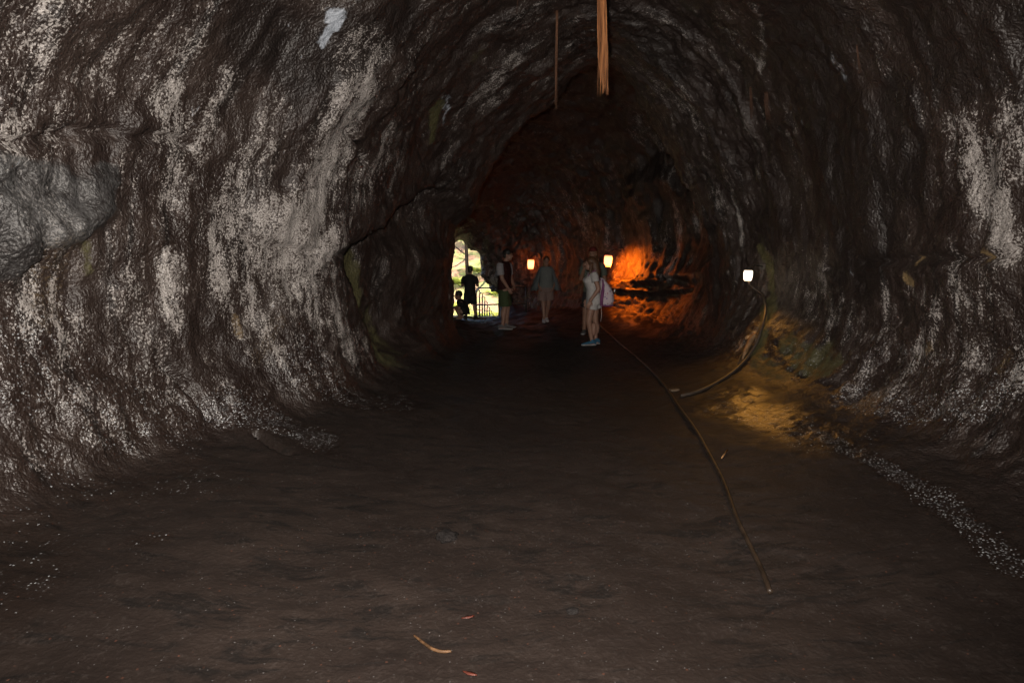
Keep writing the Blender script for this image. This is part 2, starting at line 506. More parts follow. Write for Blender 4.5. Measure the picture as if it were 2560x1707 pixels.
for px, r, a in (([(1925, 760), (1915, 830), (1890, 880)], .14, 1.0), ([(1960, 850), (2010, 900), (2060, 930)], .2, .7), ([(1905, 620), (1925, 690), (1935, 740)], .07, .8), ([(920, 690), (950, 800), (970, 880)], .28, .8),
                 ([(1095, 270), (1080, 350)], .08, .9), ([(880, 640), (960, 560)], .1, .5), ([(210, 590), (215, 690)], .05, .5), ([(1890, 900), (1960, 940)], .15, .6), ([(1180, 150), (1200, 120)], .1, .4)):
    moss = np.maximum(moss, a * stroke(px, r, .5))
wet = np.zeros_like(X)
for px, r, a in (([(560, 1020), (680, 1060), (800, 1100)], .22, 1.45), ([(760, 900), (860, 980), (980, 1010)], .3, .9), ([(60, 900), (250, 1000), (420, 1060)], .4, .75), ([(100, 1180), (300, 1220), (540, 1200)], .25, .6),
                 ([(370, 1360), (400, 1350)], .1, .8), ([(20, 1500), (110, 1400), (60, 1290)], .2, .55), ([(2130, 1000), (2260, 1030), (2420, 1010), (2540, 960)], .2, 1.3), ([(2040, 1080), (2120, 1120), (2200, 1160), (2330, 1240), (2430, 1320), (2540, 1430)], .11, 1.6),
                 ([(2200, 900), (2350, 930), (2500, 900)], .3, .6), ([(1560, 790), (1620, 810), (1720, 830)], .5, .9), ([(1800, 1000), (1950, 1060), (2050, 1100)], .4, .8), ([(1980, 870), (2010, 930)], .2, .8), ([(40, 830), (160, 850)], .3, .6),
                 ([(500, 480), (440, 650)], .3, .4), ([(1040, 330), (960, 440)], .3, .4)):
    wet = np.maximum(wet, a * stroke(px, r))
blue = np.zeros_like(X)
for px, r, a in (([(842, 40), (825, 75), (805, 110)], .055, 1.0), ([(1120, 250), (1110, 310)], .07, .55), ([(2090, 130), (2110, 190)], .09, .5), ([(500, 220), (480, 330)], .06, .35)):
    blue = np.maximum(blue, a * stroke(px, r, .7))
slate = block.copy()
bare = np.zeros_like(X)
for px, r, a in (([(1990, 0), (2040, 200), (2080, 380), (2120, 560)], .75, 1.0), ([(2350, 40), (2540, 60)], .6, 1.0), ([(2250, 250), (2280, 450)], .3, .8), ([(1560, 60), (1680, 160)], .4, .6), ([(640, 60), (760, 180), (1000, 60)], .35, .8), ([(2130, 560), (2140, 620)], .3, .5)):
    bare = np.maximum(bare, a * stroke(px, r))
tan = np.zeros_like(X)
for px, r, a in (([(2283, 640), (2280, 655)], .03, 1.0), ([(2262, 690), (2275, 705)], .045, 1.0), ([(2465, 635), (2460, 645)], .05, .7), ([(2330, 865), (2320, 880)], .05, .5), ([(2440, 1000), (2430, 1010)], .05, .4),
                 ([(130, 620), (110, 780)], .25, .35), ([(700, 800), (640, 890)], .1, .35), ([(590, 790), (600, 840)], .06, .5), ([(2520, 880), (2500, 920)], .06, .4)):
    tan = np.maximum(tan, a * stroke(px, r, .5))

def grid_mesh(name, cols, mat):
    """one sheet from a run of columns (wrapping), with the stain attributes"""
    nr, nc = len(S), len(cols)
    V = P2[:, cols].reshape(-1, 3)
    a = (np.arange(nr - 1)[:, None] * nc + np.arange(nc - 1)[None, :]).ravel()
    F = np.stack([a, a + 1, a + nc + 1, a + nc], 1)
    me = bpy.data.meshes.new(name)
    me.vertices.add(len(V)); me.vertices.foreach_set('co', V.astype(np.float32).ravel())
    me.loops.add(len(F) * 4); me.loops.foreach_set('vertex_index', F.astype(np.int32).ravel())
    me.polygons.add(len(F)); me.polygons.foreach_set('loop_start', (np.arange(len(F)) * 4).astype(np.int32))
    me.polygons.foreach_set('loop_total', np.full(len(F), 4, np.int32))
    me.update(); me.validate()
    me.polygons.foreach_set('use_smooth', np.ones(len(F), bool))
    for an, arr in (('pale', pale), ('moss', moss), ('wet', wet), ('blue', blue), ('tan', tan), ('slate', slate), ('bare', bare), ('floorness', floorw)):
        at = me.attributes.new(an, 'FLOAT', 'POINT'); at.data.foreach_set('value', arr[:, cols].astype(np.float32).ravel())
    fv = np.stack([SS, np.where(TT < 8, ARC[:, :NC], ARC[:, -1:] - ARC[:, :NC]) if ARC.shape[1] == NC else ARC, 1.3 * np.sin(TT * math.pi / 8)], 2)[:, cols]
    at = me.attributes.new('flow', 'FLOAT_VECTOR', 'POINT'); at.data.foreach_set('vector', fv.astype(np.float32).ravel())
    me.materials.append(mat)
    o = bpy.data.objects.new(name, me); COL.objects.link(o)
    o['kind'] = 'structure'
    return o

def rock_material():
    t = NT('lava_rock'); co = t.coord(); flow = t.attr('flow', 'Vector')
    pale, moss, wet, blue, tan, slate, bare, fl_ = [t.attr(a) for a in ('pale', 'moss', 'wet', 'blue', 'tan', 'slate', 'bare', 'floorness')]
    MU = lambda a, b: t.math('MULTIPLY', a, b)
    AD = lambda a, b: t.math('ADD', a, b)
    C = lambda n, k: t.math('MULTIPLY_ADD', n, k, -.5 * k)             # centred noise times k
    large = t.noise(co, 1.6, 4)
    streak = t.noise(t.scale(flow, (7, .8, 1)), 1.0, 5, .6, dist=.35)
    streak2 = t.noise(t.scale(flow, (34, 6, 1)), 1.0, 4, .65, dist=.5)
    mid = t.noise(co, 9, 5, .65)
    grain = t.noise(co, 48, 4, .75)
    speck = t.noise(co, 110, 3, .7)
    # bare rock in vertical flow bands
    c = t.mix(t.ramp(large, .35, .65), (.0165, .0096, .0077), (.0295, .0195, .0158))
    c = t.mix(MU(t.ramp(streak, .52, .70), .75), c, (.0065, .0050, .0046))
    c = t.mix(MU(t.ramp(AD(mid, C(streak2, .5)), .52, .72), .8), c, (.055, .040, .034))
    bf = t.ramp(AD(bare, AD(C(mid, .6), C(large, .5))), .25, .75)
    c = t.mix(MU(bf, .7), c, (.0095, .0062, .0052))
    # silvery dots, mineral grain plus flash glints put into the colour: sparse on bare rock, dense where the crust is; drawn out along the flow
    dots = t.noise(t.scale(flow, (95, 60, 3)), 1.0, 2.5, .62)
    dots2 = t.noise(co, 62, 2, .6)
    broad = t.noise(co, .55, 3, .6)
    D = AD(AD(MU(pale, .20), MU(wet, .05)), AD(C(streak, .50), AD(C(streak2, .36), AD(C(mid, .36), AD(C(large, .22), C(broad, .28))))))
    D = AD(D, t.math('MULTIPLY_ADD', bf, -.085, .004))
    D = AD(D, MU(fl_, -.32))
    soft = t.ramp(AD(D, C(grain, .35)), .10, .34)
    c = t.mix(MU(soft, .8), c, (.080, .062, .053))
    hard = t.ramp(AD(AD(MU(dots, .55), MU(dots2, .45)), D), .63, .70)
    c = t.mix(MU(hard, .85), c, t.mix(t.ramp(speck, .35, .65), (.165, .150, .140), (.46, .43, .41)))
    # slate coloured smoother block
    c = t.mix(MU(t.ramp(AD(slate, AD(C(mid, .9), C(large, .6))), .40, .85), .65), c, t.mix(t.ramp(AD(AD(mid, C(large, 1.2)), C(grain, .7)), .30, .75), (.013, .0135, .014), (.090, .093, .095)))
    c = t.mix(MU(t.ramp(AD(tan, C(grain, .9)), .3, .8), .7), c, (.26, .18, .085))
    c = t.mix(MU(t.ramp(AD(AD(blue, C(mid, 2.0)), C(streak2, 1.6)), .45, .95), .85), c, (.36, .40, .46))
    mf = t.ramp(AD(moss, AD(C(mid, 1.3), C(grain, 1.0))), .30, .80)
    c = t.mix(MU(mf, .85), c, t.mix(speck, (.022, .022, .006), (.085, .075, .016)))
    # trodden floor
    big = t.noise(co, 1.1, 5, .6)
    strk = t.noise(t.scale(co, (1.2, 4.2, 1)), 2.0, 6, .7, dist=.8)
    f = t.mix(t.ramp(big, .3, .7), (.0112, .0066, .0049), (.0220, .0145, .0113))
    f = t.mix(MU(t.ramp(AD(strk, C(big, .5)), .50, .66), .85), f, (.0045, .0032, .0027))
    f = t.mix(MU(t.ramp(AD(grain, C(mid, .5)), .52, .72), .65), f, (.034, .026, .0225))
    vd = t.voro(co, 64); rnd = t.voro(co, 64, 'Color')
    sep = t.new('ShaderNodeSeparateColor'); t.l.new(rnd, sep.inputs[0])
    chip = MU(t.ramp(vd, .26, .10), t.ramp(AD(sep.outputs[0], C(mid, .5)), .90, .96))
    f = t.mix(MU(chip, .6), f, (.17, .165, .165))
    f = t.mix(MU(MU(t.ramp(vd, .42, .2), t.ramp(sep.outputs[1], .975, .995)), .6), f, (.11, .042, .025))
    ff = t.ramp(AD(fl_, AD(C(mid, .5), C(big, .6))), .15, .80)
    c = t.mix(ff, c, f)
    # pale flecks painted as glints on wet places
    glint = MU(t.ramp(t.math('MULTIPLY_ADD', sep.outputs[1], .22, vd), .50, .20), t.ramp(AD(MU(sep.outputs[0], .55), MU(AD(wet, AD(C(mid, 1.5), C(streak2, .8))), .55)), .72, .92))
    c = t.mix(MU(glint, .9), c, t.mix(sep.outputs[2], (.25, .26, .27), (.60, .64, .67)))
    rough = t.lerp(wet, .50, .30)
    rough = t.math('MULTIPLY_ADD', mf, .3, rough)
    rough = t.math('MULTIPLY_ADD', MU(ff, t.math('SUBTRACT', 1, wet, clamp=True)), .18, rough)
    h = AD(t.noise(co, 24, 2, .5), MU(t.noise(co, 48, 1.5, .6), .7))
    h = AD(h, MU(streak2, .5))
    h = MU(h, t.lerp(ff, 1.0, .32))
    n1 = t.bump(h, .62, .021)
    n2 = t.bump(MU(AD(speck, MU(glint, .4)), t.lerp(ff, 1.0, .5)), .35, .005, n1)
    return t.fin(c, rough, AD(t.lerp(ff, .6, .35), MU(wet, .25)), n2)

M_ROCK = rock_material()
cA = int(1.95 / 16 * NC); cB = NC - cA
wall_cols = np.arange(cA, cB + 1)
floor_cols = np.concatenate([np.arange(cB, NC), np.arange(0, cA + 1)])
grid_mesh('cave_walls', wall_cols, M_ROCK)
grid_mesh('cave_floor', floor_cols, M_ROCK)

# ------------------------------------------------------------------ daylight at the far mouth: only guides sampling of the sky through the opening
pl_d = bpy.data.lights.new('mouth_portal', 'AREA')
pl_d.shape = 'RECTANGLE'; pl_d.size, pl_d.size_y = 3.4, 3.6
pl_d.cycles.is_portal = True
pl = bpy.data.objects.new('mouth_portal', pl_d)
pl.location = (-1.35, 18.5, .9)
pl.rotation_euler = (R(-90), 0, R(25))
COL.objects.link(pl)

# ------------------------------------------------------------------ outside the far mouth
def ground_h(x, y):
    d = np.clip(y - 18.4, 0, None)
    z = -.36 - .30 * np.clip(d, 0, 2.2) + np.clip(d - 2.6, 0, 14) * .34 + np.clip(d - 17, 0, 60) * .05
    z = z + np.clip(np.abs(x + 1.5) - 4, 0, 30) * .25
    return z + .12 * fbm(np.asarray(x) * .7, np.asarray(y) * .7, np.asarray(x) * 0, 3, 77)
gx = np.concatenate([np.linspace(-120, -9, 18), np.linspace(-8, 5, 66), np.linspace(6, 110, 18)])
gy = np.concatenate([np.linspace(18.12, 34, 90), np.linspace(36, 220, 24)])
GX, GY = np.meshgrid(gx, gy); GZ = ground_h(GX, GY)
nx = len(gx)
def litter_material():
    t = NT('leaf_litter'); co = t.coord()
    n = t.noise(co, 2.2, 5); g = t.noise(co, 28, 4, .7)
    c = t.mix(t.ramp(n, .4, .6), (.10, .052, .03), (.06, .08, .015))
    c = t.mix(t.ramp(g, .45, .7), c, (.18, .11, .07))
    return t.fin(c, .85, .2, t.bump(g, .8, .03))
link_mesh('ground', np.stack([GX, GY, GZ], 2).reshape(-1, 3), [(j * nx + i, j * nx + i + 1, (j + 1) * nx + i + 1, (j + 1) * nx + i) for j in range(len(gy) - 1) for i in range(nx - 1)], litter_material())['kind'] = 'structure'

def leaf_material(name, a, b):
    t = NT(name); co = t.coord()
    c = t.mix(t.ramp(t.noise(co, 3.0, 3), .35, .65), a, b)
    t.fin(c, .45, .4)
    tr = t.new('ShaderNodeBsdfTranslucent'); t.l.new(c, tr.inputs[0])
    mx = t.new('ShaderNodeMixShader'); mx.inputs[0].default_value = .5
    t.l.new(t.b.outputs[0], mx.inputs[1]); t.l.new(tr.outputs[0], mx.inputs[2]); t.l.new(mx.outputs[0], t.out.inputs[0])
    return t.m
M_LEAF = leaf_material('forest_leaf', (.10, .13, .018), (.21, .21, .04))
M_FERN = leaf_material('fern_leaf', (.12, .15, .018), (.20, .20, .035))
M_BARK = mat_plain('bark', (.006, .0045, .0035), .95, .0, .4, 9, .01)

def leaves(mb, c, rx, rz, n, size, rnd):
    for _ in range(n):
        while True:
            p = Vector((rnd.uniform(-1, 1), rnd.uniform(-1, 1), rnd.uniform(-1, 1)))
            if .25 < p.length < 1: break
        p = Vector(c) + Vector((p.x * rx, p.y * rx, p.z * rz))
        a = Vector((rnd.gauss(0, 1), rnd.gauss(0, 1), rnd.gauss(0, .6))).normalized()
        b = a.cross(Vector((rnd.gauss(0, 1), rnd.gauss(0, 1), rnd.gauss(0, 1)))).normalized()
        L = size * rnd.uniform(.6, 1.4); w = L * .42
        mb.add([p, p + a * L * .5 + b * w * .5, p + a * L, p + a * L * .5 - b * w * .5], [(0, 1, 2, 3)])

def tree(x, y, h, r, seed, label):
    rnd = random.Random(seed); z = float(ground_h(x, y)) - .05
    root = empty('forest_tree', (x, y, z), label, 'tree', 'trees outside the cave mouth')
    tr = MB(); lean = (rnd.uniform(-.3, .3), rnd.uniform(-.2, .2))
    tr.tube([(lean[0] * q, lean[1] * q, h * q) for q in (0, .25, .5, .75, .95)], [r, r * .85, r * .7, r * .5, r * .25], 10)
    cr = MB()
    for k in range(13):
        q = rnd.uniform(.22, .95); a = rnd.uniform(0, 6.28); L = rnd.uniform(.8, 1.9)
        p0 = Vector((lean[0] * q, lean[1] * q, h * q)); p1 = p0 + Vector((math.cos(a) * L, math.sin(a) * L, rnd.uniform(.1, .7)))
        tr.tube([p0, (p0 + p1) / 2 + Vector((0, 0, .12)), p1], [r * .35, r * .22, r * .1], 6)
        leaves(cr, p1, rnd.uniform(.6, 1.0), rnd.uniform(.4, .7), 230, .15, rnd)
    tr.build('trunk', M_BARK, root); cr.build('crown', M_LEAF, root, smooth=False)

def fern(x, y, n, L, seed, label, rise=.9):
    rnd = random.Random(seed); z = float(ground_h(x, y)) - .02
    root = empty('fern', (x, y, z), label, 'fern', 'ferns on the bank outside')
    for k in range(n):
        a = 6.283 * k / n + rnd.uniform(-.3, .3); d = Vector((math.cos(a), math.sin(a), 0)); sd = Vector((-d.y, d.x, 0))
        l = L * rnd.uniform(.7, 1.15); m = MB(); pts = []
        for i in range(13):
            q = i / 12
            pts.append(d * (l * q * .85) + Vector((0, 0, l * rise * (q - .75 * q * q))))
        m.tube(pts, [.012 * (1 - .8 * i / 12) for i in range(13)], 5)
        for i in range(2, 13):
            w = l * .24 * math.sin(math.pi * min(1, (i / 12) ** .8 * .97 + .03)) + .02
            t = pts[min(12, i)] - pts[i - 1]
            for s in (-1, 1):
                p = pts[i]; e = p + sd * s * w + t * .5 - Vector((0, 0, w * .25)); g = t * .42
                m.add([p - g, e - g * .25, e + g * .2, p + g], [(0, 1, 2, 3)])
        m.build('frond', M_FERN, root, smooth=False)

for i, (u, y, h, r, lab) in enumerate((
        (1171, 23.5, 7.5, .085, 'slim dark tree trunk standing straight outside, over the head of the silhouetted person'),
        (1128, 27.0, 6.5, .06, 'leafy tree on the sunlit bank at the left edge of the cave mouth'),
        (1206, 28.5, 6.0, .06, 'leafy tree on the bank right of the slim dark trunk'),
        (1118, 33.0, 8.5, .09, 'tall tree farther up the bank at the far left of the mouth'),
        (1232, 31.0, 5.2, .06, 'low leafy tree up the bank above the stair railing'))):
    tree((u - 1280) / 1420 * y, y, h, r, 100 + i, lab)
for i, (u, y, n, L, lab) in enumerate((
        (1219, 21.6, 11, 1.05, 'big yellow green fern arching just behind the stair railing'),
        (1141, 22.6, 9, .9, 'bright green fern low at the left edge of the cave mouth'),
        (1148, 25.2, 10, 1.2, 'bright green fern on the bank at shoulder height of the silhouetted person'),
        (1238, 24.0, 9, .8, 'fern on the brown bank at the right edge of the cave mouth'),
        (1196, 26.5, 10, 1.1, 'fern high on the bank right of the silhouetted head'),
        (1180, 21.0, 8, .6, 'small fern seen between the legs of the silhouetted person'))):
    fern((u - 1280) / 1420 * y, y, n, L, 200 + i, lab)

# ------------------------------------------------------------------ railings at the mouth
M_RAIL = mat_plain('dark_painted_steel', (.03, .028, .026), .45, .5, .3, 30, .001)
ra, rb = at_y(1186, 721, 16.75), at_y(1318, 716, 16.35)
rr = empty('guard_railing', (ra.x, ra.y, floor_z(ra.x, ra.y)), 'dark metal guard railing with two rails running right from the silhouetted person', 'railing')
def loc_of(o, p): return Vector(p) - Vector(o.location)
for dz in (0, -.49):
    MB().tube([loc_of(rr, ra + Vector((0, 0, dz))), loc_of(rr, (ra + rb) / 2 + Vector((0, 0, dz))), loc_of(rr, rb + Vector((0, 0, dz)))], .02, 8).build('rail', M_RAIL, rr)
for q in (.47, .98):
    p = ra.lerp(rb, q); MB().tube([loc_of(rr, (p.x, p.y + .03, floor_z(p.x, p.y) - .05)), loc_of(rr, (p.x, p.y + .03, p.z - .012))], .024, 8).build('post', M_RAIL, rr)
s0 = at_y(1192, 800, 17.5)
sr = empty('stair_railing', (s0.x, s0.y, -.3), 'dark metal stair railing of round topped hoops stepping down outside the mouth', 'railing')
hoops = [(1191, 1199, 724), (1198, 1206, 733), (1205, 1212, 742), (1211, 1218, 754), (1217, 1224, 766), (1223, 1229, 776), (1228, 1234, 784)]
for i, (u0, u1, v) in enumerate(hoops):
    y = 17.75 + .42 * i
    a, b = at_y(u0, v, y), at_y(u1, v, y + .38)
    zb = float(ground_h(a.x, max(y, 18.2))) - .05
    r = .035
    a2, b2 = a.lerp(b, .25), a.lerp(b, .75)
    MB().tube([loc_of(sr, (a.x, a.y, zb)), loc_of(sr, (a.x, a.y, a.z - r)), loc_of(sr, a2), loc_of(sr, b2), loc_of(sr, (b.x, b.y, b.z - r)), loc_of(sr, (b.x, b.y, zb - .1))], .016, 7).build('hoop', M_RAIL, sr)
for vv in (758, 774, 789):
    a = at_y(1191, vv, 17.72); b = at_y(1191 + (vv - 715) * .55, vv + 4, 17.72 + .42 * (vv - 724) / 10)
    MB().tube([loc_of(sr, a), loc_of(sr, b)], .011, 6).build('crossbar', M_RAIL, sr)

# ------------------------------------------------------------------ lamps on the rock
M_HOUS = mat_plain('lamp_housing', (.05, .045, .04), .5, .5, .3, 30)
M_PVC = mat_plain('grey_conduit', (.05, .038, .030), .5, .4, .25, 20)
def glow(name, col, h):
    """frosted jar, brightest round its bulb and dimmer towards neck and foot"""
    t = NT(name)
    t.b.inputs['Base Color'].default_value = (.7, .5, .3, 1)
    t.b.inputs['Roughness'].default_value = .3
    sx = t.new('ShaderNodeSeparateXYZ'); t.l.new(t.coord(), sx.inputs[0])
    e = t.ramp(t.math('ABSOLUTE', sx.outputs[2]), .53 * h, .24 * h)
    t.b.inputs['Emission Color'].default_value = (*col, 1)
    t.set(t.b.inputs['Emission Strength'], t.lerp(e, .18, .80))
    tr = t.new('ShaderNodeBsdfTransparent'); mx = t.new('ShaderNodeMixShader'); mx.inputs[0].default_value = .5
    t.l.new(tr.outputs[0], mx.inputs[1]); t.l.new(t.b.outputs[0], mx.inputs[2]); t.l.new(mx.outputs[0], t.out.inputs[0])
    t.m.cycles.emission_sampling = 'NONE'
    return t.m
def lantern(u, v, wall_px, stand, w, h, col, gcol, strength, label, tilt=0.0, aim=None, cone=140):
    wp = on(*wall_px)
    y = wp.y - stand
    p = at_y(u, v, y)
    root = empty('cave_lamp', p, label, 'lamp', 'electric lamps along the tube')
    root.rotation_euler = (0, R(tilt), 0)
    g = MB(); rings = []
    for q, k in ((-.5, .70), (-.47, .80), (-.25, .92), (.1, 1.0), (.38, .98), (.47, .90), (.5, .80)):
        n = 24; rings.append([])
        for i in range(n):
            a = 2 * math.pi * i / n; ca, sa = math.cos(a), math.sin(a)
            s = (abs(ca) ** 4 + abs(sa) ** 4) ** -.25          # rounded square jar
            rings[-1].append(Vector((ca * s * w * .5 * k, sa * s * w * .5 * k, q * h)))
    g.rings(rings).build('glass', glow('lamp_glow', gcol, h), root)
    bd = bpy.data.lights.new('bulb', 'SPOT' if aim else 'POINT'); bd.energy = strength; bd.color = col; bd.shadow_soft_size = w * .5
    bo = bpy.data.objects.new('bulb', bd); bo.parent = root; COL.objects.link(bo)
    if aim:                                                     # hooded lamp: its light is thrown downwards
        bd.spot_size, bd.spot_blend = R(cone), .85
        bo.rotation_euler = Vector(aim).to_track_quat('-Z', 'Y').to_euler()
    cap = MB().oval([((0, 0, h * .5), w * .47, w * .47, 0), ((0, 0, h * .56), w * .44, w * .44, 0), ((0, 0, h * .62), w * .25, w * .25, 0)], 20)
    cap.build('cap', M_HOUS, root)
    d = Vector(wp) - p
    Mi = Matrix.Rotation(-R(tilt), 3, 'Y'); d = Mi @ d
    a = MB(); a.tube([(0, 0, h * .6), (0, 0, h * .72), d * .4 + Vector((0, 0, h * .85)), d * .98 + Vector((0, 0, h * .5))], w * .07, 8)
    a.build('bracket', M_HOUS, root)
    q = d.to_track_quat('Z', 'Y').to_matrix()
    MB().box(d + Vector((0, 0, h * .5)), (w * .9, w * .9, w * .3), q).build('back_plate', M_HOUS, root, False, bevel=.008)
    return root
l2 = lantern(1520, 653, (1552, 640), .30, .19, .29, (1.0, .15, .004), (1.0, .23, .09), 34, 'glowing orange jar lamp right of the backpacker, lighting the rough wall', 4, (1, -.05, -.5), 148)
l1 = lantern(1327, 661, (1345, 650), .20, .19, .28, (1.0, .15, .004), (1.0, .23, .09), 1.3, 'small glowing orange jar lamp left of the hooded walker, on the end wall', 2)
l3 = lantern(1870, 689, (1905, 680), .22, .10, .14, (1.0, .42, .055), (1.0, .84, .62), 5.8, 'white glowing jar lamp low on the mossy wall at right', 2, (-.75, -.95, -1.35), 100)

# ------------------------------------------------------------------ cables, roots and litter
M_CABLE = mat_plain('brown_black_hose', (.024, .0155, .010), .45, .5, .5, 14)
def surf_line(px, lift): return [on(u, v, lift) for u, v in px]
def smooth_line(p, it=2):
    for _ in range(it):
        q = [p[0]]
        for a, b in zip(p[:-1], p[1:]): q += [a.lerp(b, .25), a.lerp(b, .75)]
        p = q + [p[-1]]
    return p
def thing_mesh(mb, name, mat, label, cat, group=None, **kw):
    c = sum((Vector(v) for v in mb.v), Vector()) / len(mb.v); c.z = min(v[2] for v in mb.v)
    mb.v = [tuple(Vector(v) - c) for v in mb.v]
    return tag(mb.build(name, mat, loc=c, **kw), label, cat, group)
line = smooth_line(surf_line([(1498, 812), (1512, 826), (1560, 870), (1610, 912), (1655, 955), (1676, 984), (1700, 1022), (1740, 1080), (1778, 1143), (1810, 1215), (1842, 1290), (1872, 1365), (1898, 1430), (1922, 1482)], .012))
thing_mesh(MB().tube(line, .0145, 8), 'hose', M_CABLE, 'long thin dark hose lying along the floor towards the walkers', 'hose')
bl = smooth_line(surf_line([(1702, 994), (1735, 986), (1770, 972), (1810, 950), (1845, 925), (1872, 893), (1895, 858), (1910, 815), (1919, 770), (1910, 735)], .02)) + [l3.location + Vector((.04, .04, -.12)), l3.location + Vector((.02, .02, -.074))]
thing_mesh(MB().tube(bl, .019, 8), 'conduit', M_PVC, 'grey brown conduit curving from the floor up the wall to the white lamp', 'conduit')
b = on(1688, 976, .012); thing_mesh(MB().box(b, (.11, .06, .025), Matrix.Rotation(.3, 3, 'Z')), 'clamp_block', mat_plain('pale_wood', (.11, .08, .055), .7), 'small pale block at the bend of the floor hose', 'block', smooth=False, bevel=.006)
p = surf_line([(1860, 905), (1872, 880), (1884, 858), (1893, 845), (1897, 838)], .05)
thing_mesh(MB().tube(p, [.012, .03, .036, .03, .012], 7), 'bark_scrap', mat_plain('split_wood', (.19, .11, .055), .6, .3, .4, 20, .006), 'split piece of reddish brown bark caught on the conduit under the white lamp', 'bark')
loop = smooth_line(surf_line([(1848, 915), (1852, 898), (1866, 880), (1878, 868), (1868, 892), (1850, 914)], .035))
thing_mesh(MB().tube(loop, .006, 6), 'wire_loop', M_PVC, 'thin loop of wire hanging off the conduit below the bark', 'wire')
tw = smooth_line(surf_line([(1042, 1598), (1052, 1608), (1075, 1620), (1100, 1630), (1132, 1636)], .008))
thing_mesh(MB().tube(tw, [.004 + .003 * math.sin(3 * i / len(tw)) for i in range(len(tw))], 6), 'twig', mat_plain('peeled_twig', (.085, .045, .021), .6, .3, .6, 40), 'curved orange brown twig lying on the floor in the foreground', 'twig')
tw = surf_line([(1803, 1146), (1810, 1137), (1817, 1129)], .01)
thing_mesh(MB().tube(tw, .006, 6), 'twig', mat_plain('dry_stick', (.26, .14, .06), .6), 'short straight stick on the floor right of the hose', 'twig')
M_RLEAF = mat_plain('red_leaf', (.07, .016, .009), .5, .4, .3, 40)
for (u, v, a, lab) in ((1165, 1544, .3, 'small red fallen leaf on the floor above the twig'), (1184, 1692, -.4, 'red fallen leaf at the bottom edge of the floor')):
    c = on(u, v, .006); m = MB(); pts = []
    for i in range(7):
        q = i / 6 - .5; w = .011 * math.sin(math.pi * (i + .15) / 6.3) + .001
        pts.append([Vector((q * .06, w, .004 + .006 * q)), Vector((q * .06, 0, .0)), Vector((q * .06, -w, .006)), Vector((q * .06, 0, .008))])
    M_ = Matrix.Rotation(a, 3, 'Z'); m.rings([[c + M_ @ x for x in r] for r in pts])
    thing_mesh(m, 'fallen_leaf', M_RLEAF, lab, 'leaf', 'red leaves on the floor')

def stone(u, v, r, label):
    c = on(u, v, r * .25); bm = bmesh.new(); bmesh.ops.create_icosphere(bm, subdivisions=4, radius=1)
    vs = np.array([x.co[:] for x in bm.verts]); fs = [[q.index for q in g.verts] for g in bm.faces]; bm.free()
    n = 1 + .28 * fbm(vs[:, 0] * 1.6 + u, vs[:, 1] * 1.6, vs[:, 2] * 1.6, 4, 5)
    vs = vs * n[:, None] * np.array([r, r * .8, r * .45])
    m = MB().add([Vector(q) + c for q in vs], fs)
    thing_mesh(m, 'stone', M_STONE, label, 'stone', 'stones on the floor')
M_STONE = mat_plain('dark_stone', (.012, .010, .0095), .85, .2, .4, 25, .01)
stone(1108, 1345, .065, 'dark stone set in the middle of the floor')
stone(1440, 1530, .03, 'small dark stone on the floor right of the red leaf')

def root_mat():
    t = NT('orange_root_fibre'); co = t.scale(t.coord(), (90, 90, 1.4))
    n = t.noise(co, 1.0, 3)
    return t.fin(t.mix(t.ramp(n, .36, .62), (.07, .025, .010), (.30, .125, .045)), .6, .3)
M_ROOT = root_mat()
M_ROOT2 = mat_plain('brown_root_fibre', (.065, .033, .021), .7, .3, .4, 60, .001)
def root_bundle(top, bottom, r0, r1, n, seed, mat, label, stray=.25, name='hanging_root'):
    rnd = random.Random(seed); m = MB(); top, bottom = Vector(top), Vector(bottom); L = (bottom - top).length
    for k in range(n):
        a = rnd.uniform(0, 6.28); q = math.sqrt(rnd.random()); end = 1 - stray * rnd.random() ** 1.6
        pts, rad = [], []
        ph = rnd.uniform(0, 6.28); nseg = 14
        for i in range(nseg + 1):
            t = i / nseg * end; R_ = r0 + (r1 - r0) * t
            p = top.lerp(bottom, t) + Vector((math.cos(a), math.sin(a), 0)) * R_ * q + Vector((math.sin(ph + t * 9), math.cos(ph * 2 + t * 7), 0)) * r0 * .12
            pts.append(p); rad.append((.0042 if n > 20 else .003) * (1 - .7 * i / nseg) * rnd.uniform(.8, 1.2))
        m.tube(pts, rad, 5)
    return thing_mesh(m, name, mat, label, 'root', 'roots hanging from the ceiling')
yb = 4.6
rt, rbm = at_y(1503, -110, yb), at_y(1508, 240, yb)
root_bundle(rt, rbm, .027, .045, 80, 1, M_ROOT, 'thick bundle of orange brown root fibres hanging from the ceiling at top centre', .5)
t_ = on(1390, 50); root_bundle(t_ + Vector((0, -.12, .05)), at_y(1388, 275, t_.y - .12), .012, .020, 12, 2, mat_plain('tan_root_fibre', (.17, .085, .05), .7, .3, .4, 60, .001), 'thin brown root strand hanging left of the thick orange bundle', .35)
for i, (u, v0, v1, n, r, lab) in enumerate(((1878, 215, 300, 14, .03, 'short brown root tuft left of its twin on the right ceiling'), (1920, 228, 312, 16, .035, 'short brown root tuft right of its twin on the right ceiling'),
        (2148, 105, 185, 5, .010, 'thin root strand high on the right ceiling'), (1290, 0, 40, 4, .008, 'short root thread at the top edge left of the thin strand'))):
    t_ = on(u, v0, .02); b_ = at_y(u + 2, v1, t_.y - .04)
    root_bundle(t_, b_, r * .5, r, n, 30 + i, M_ROOT2, lab, .4)

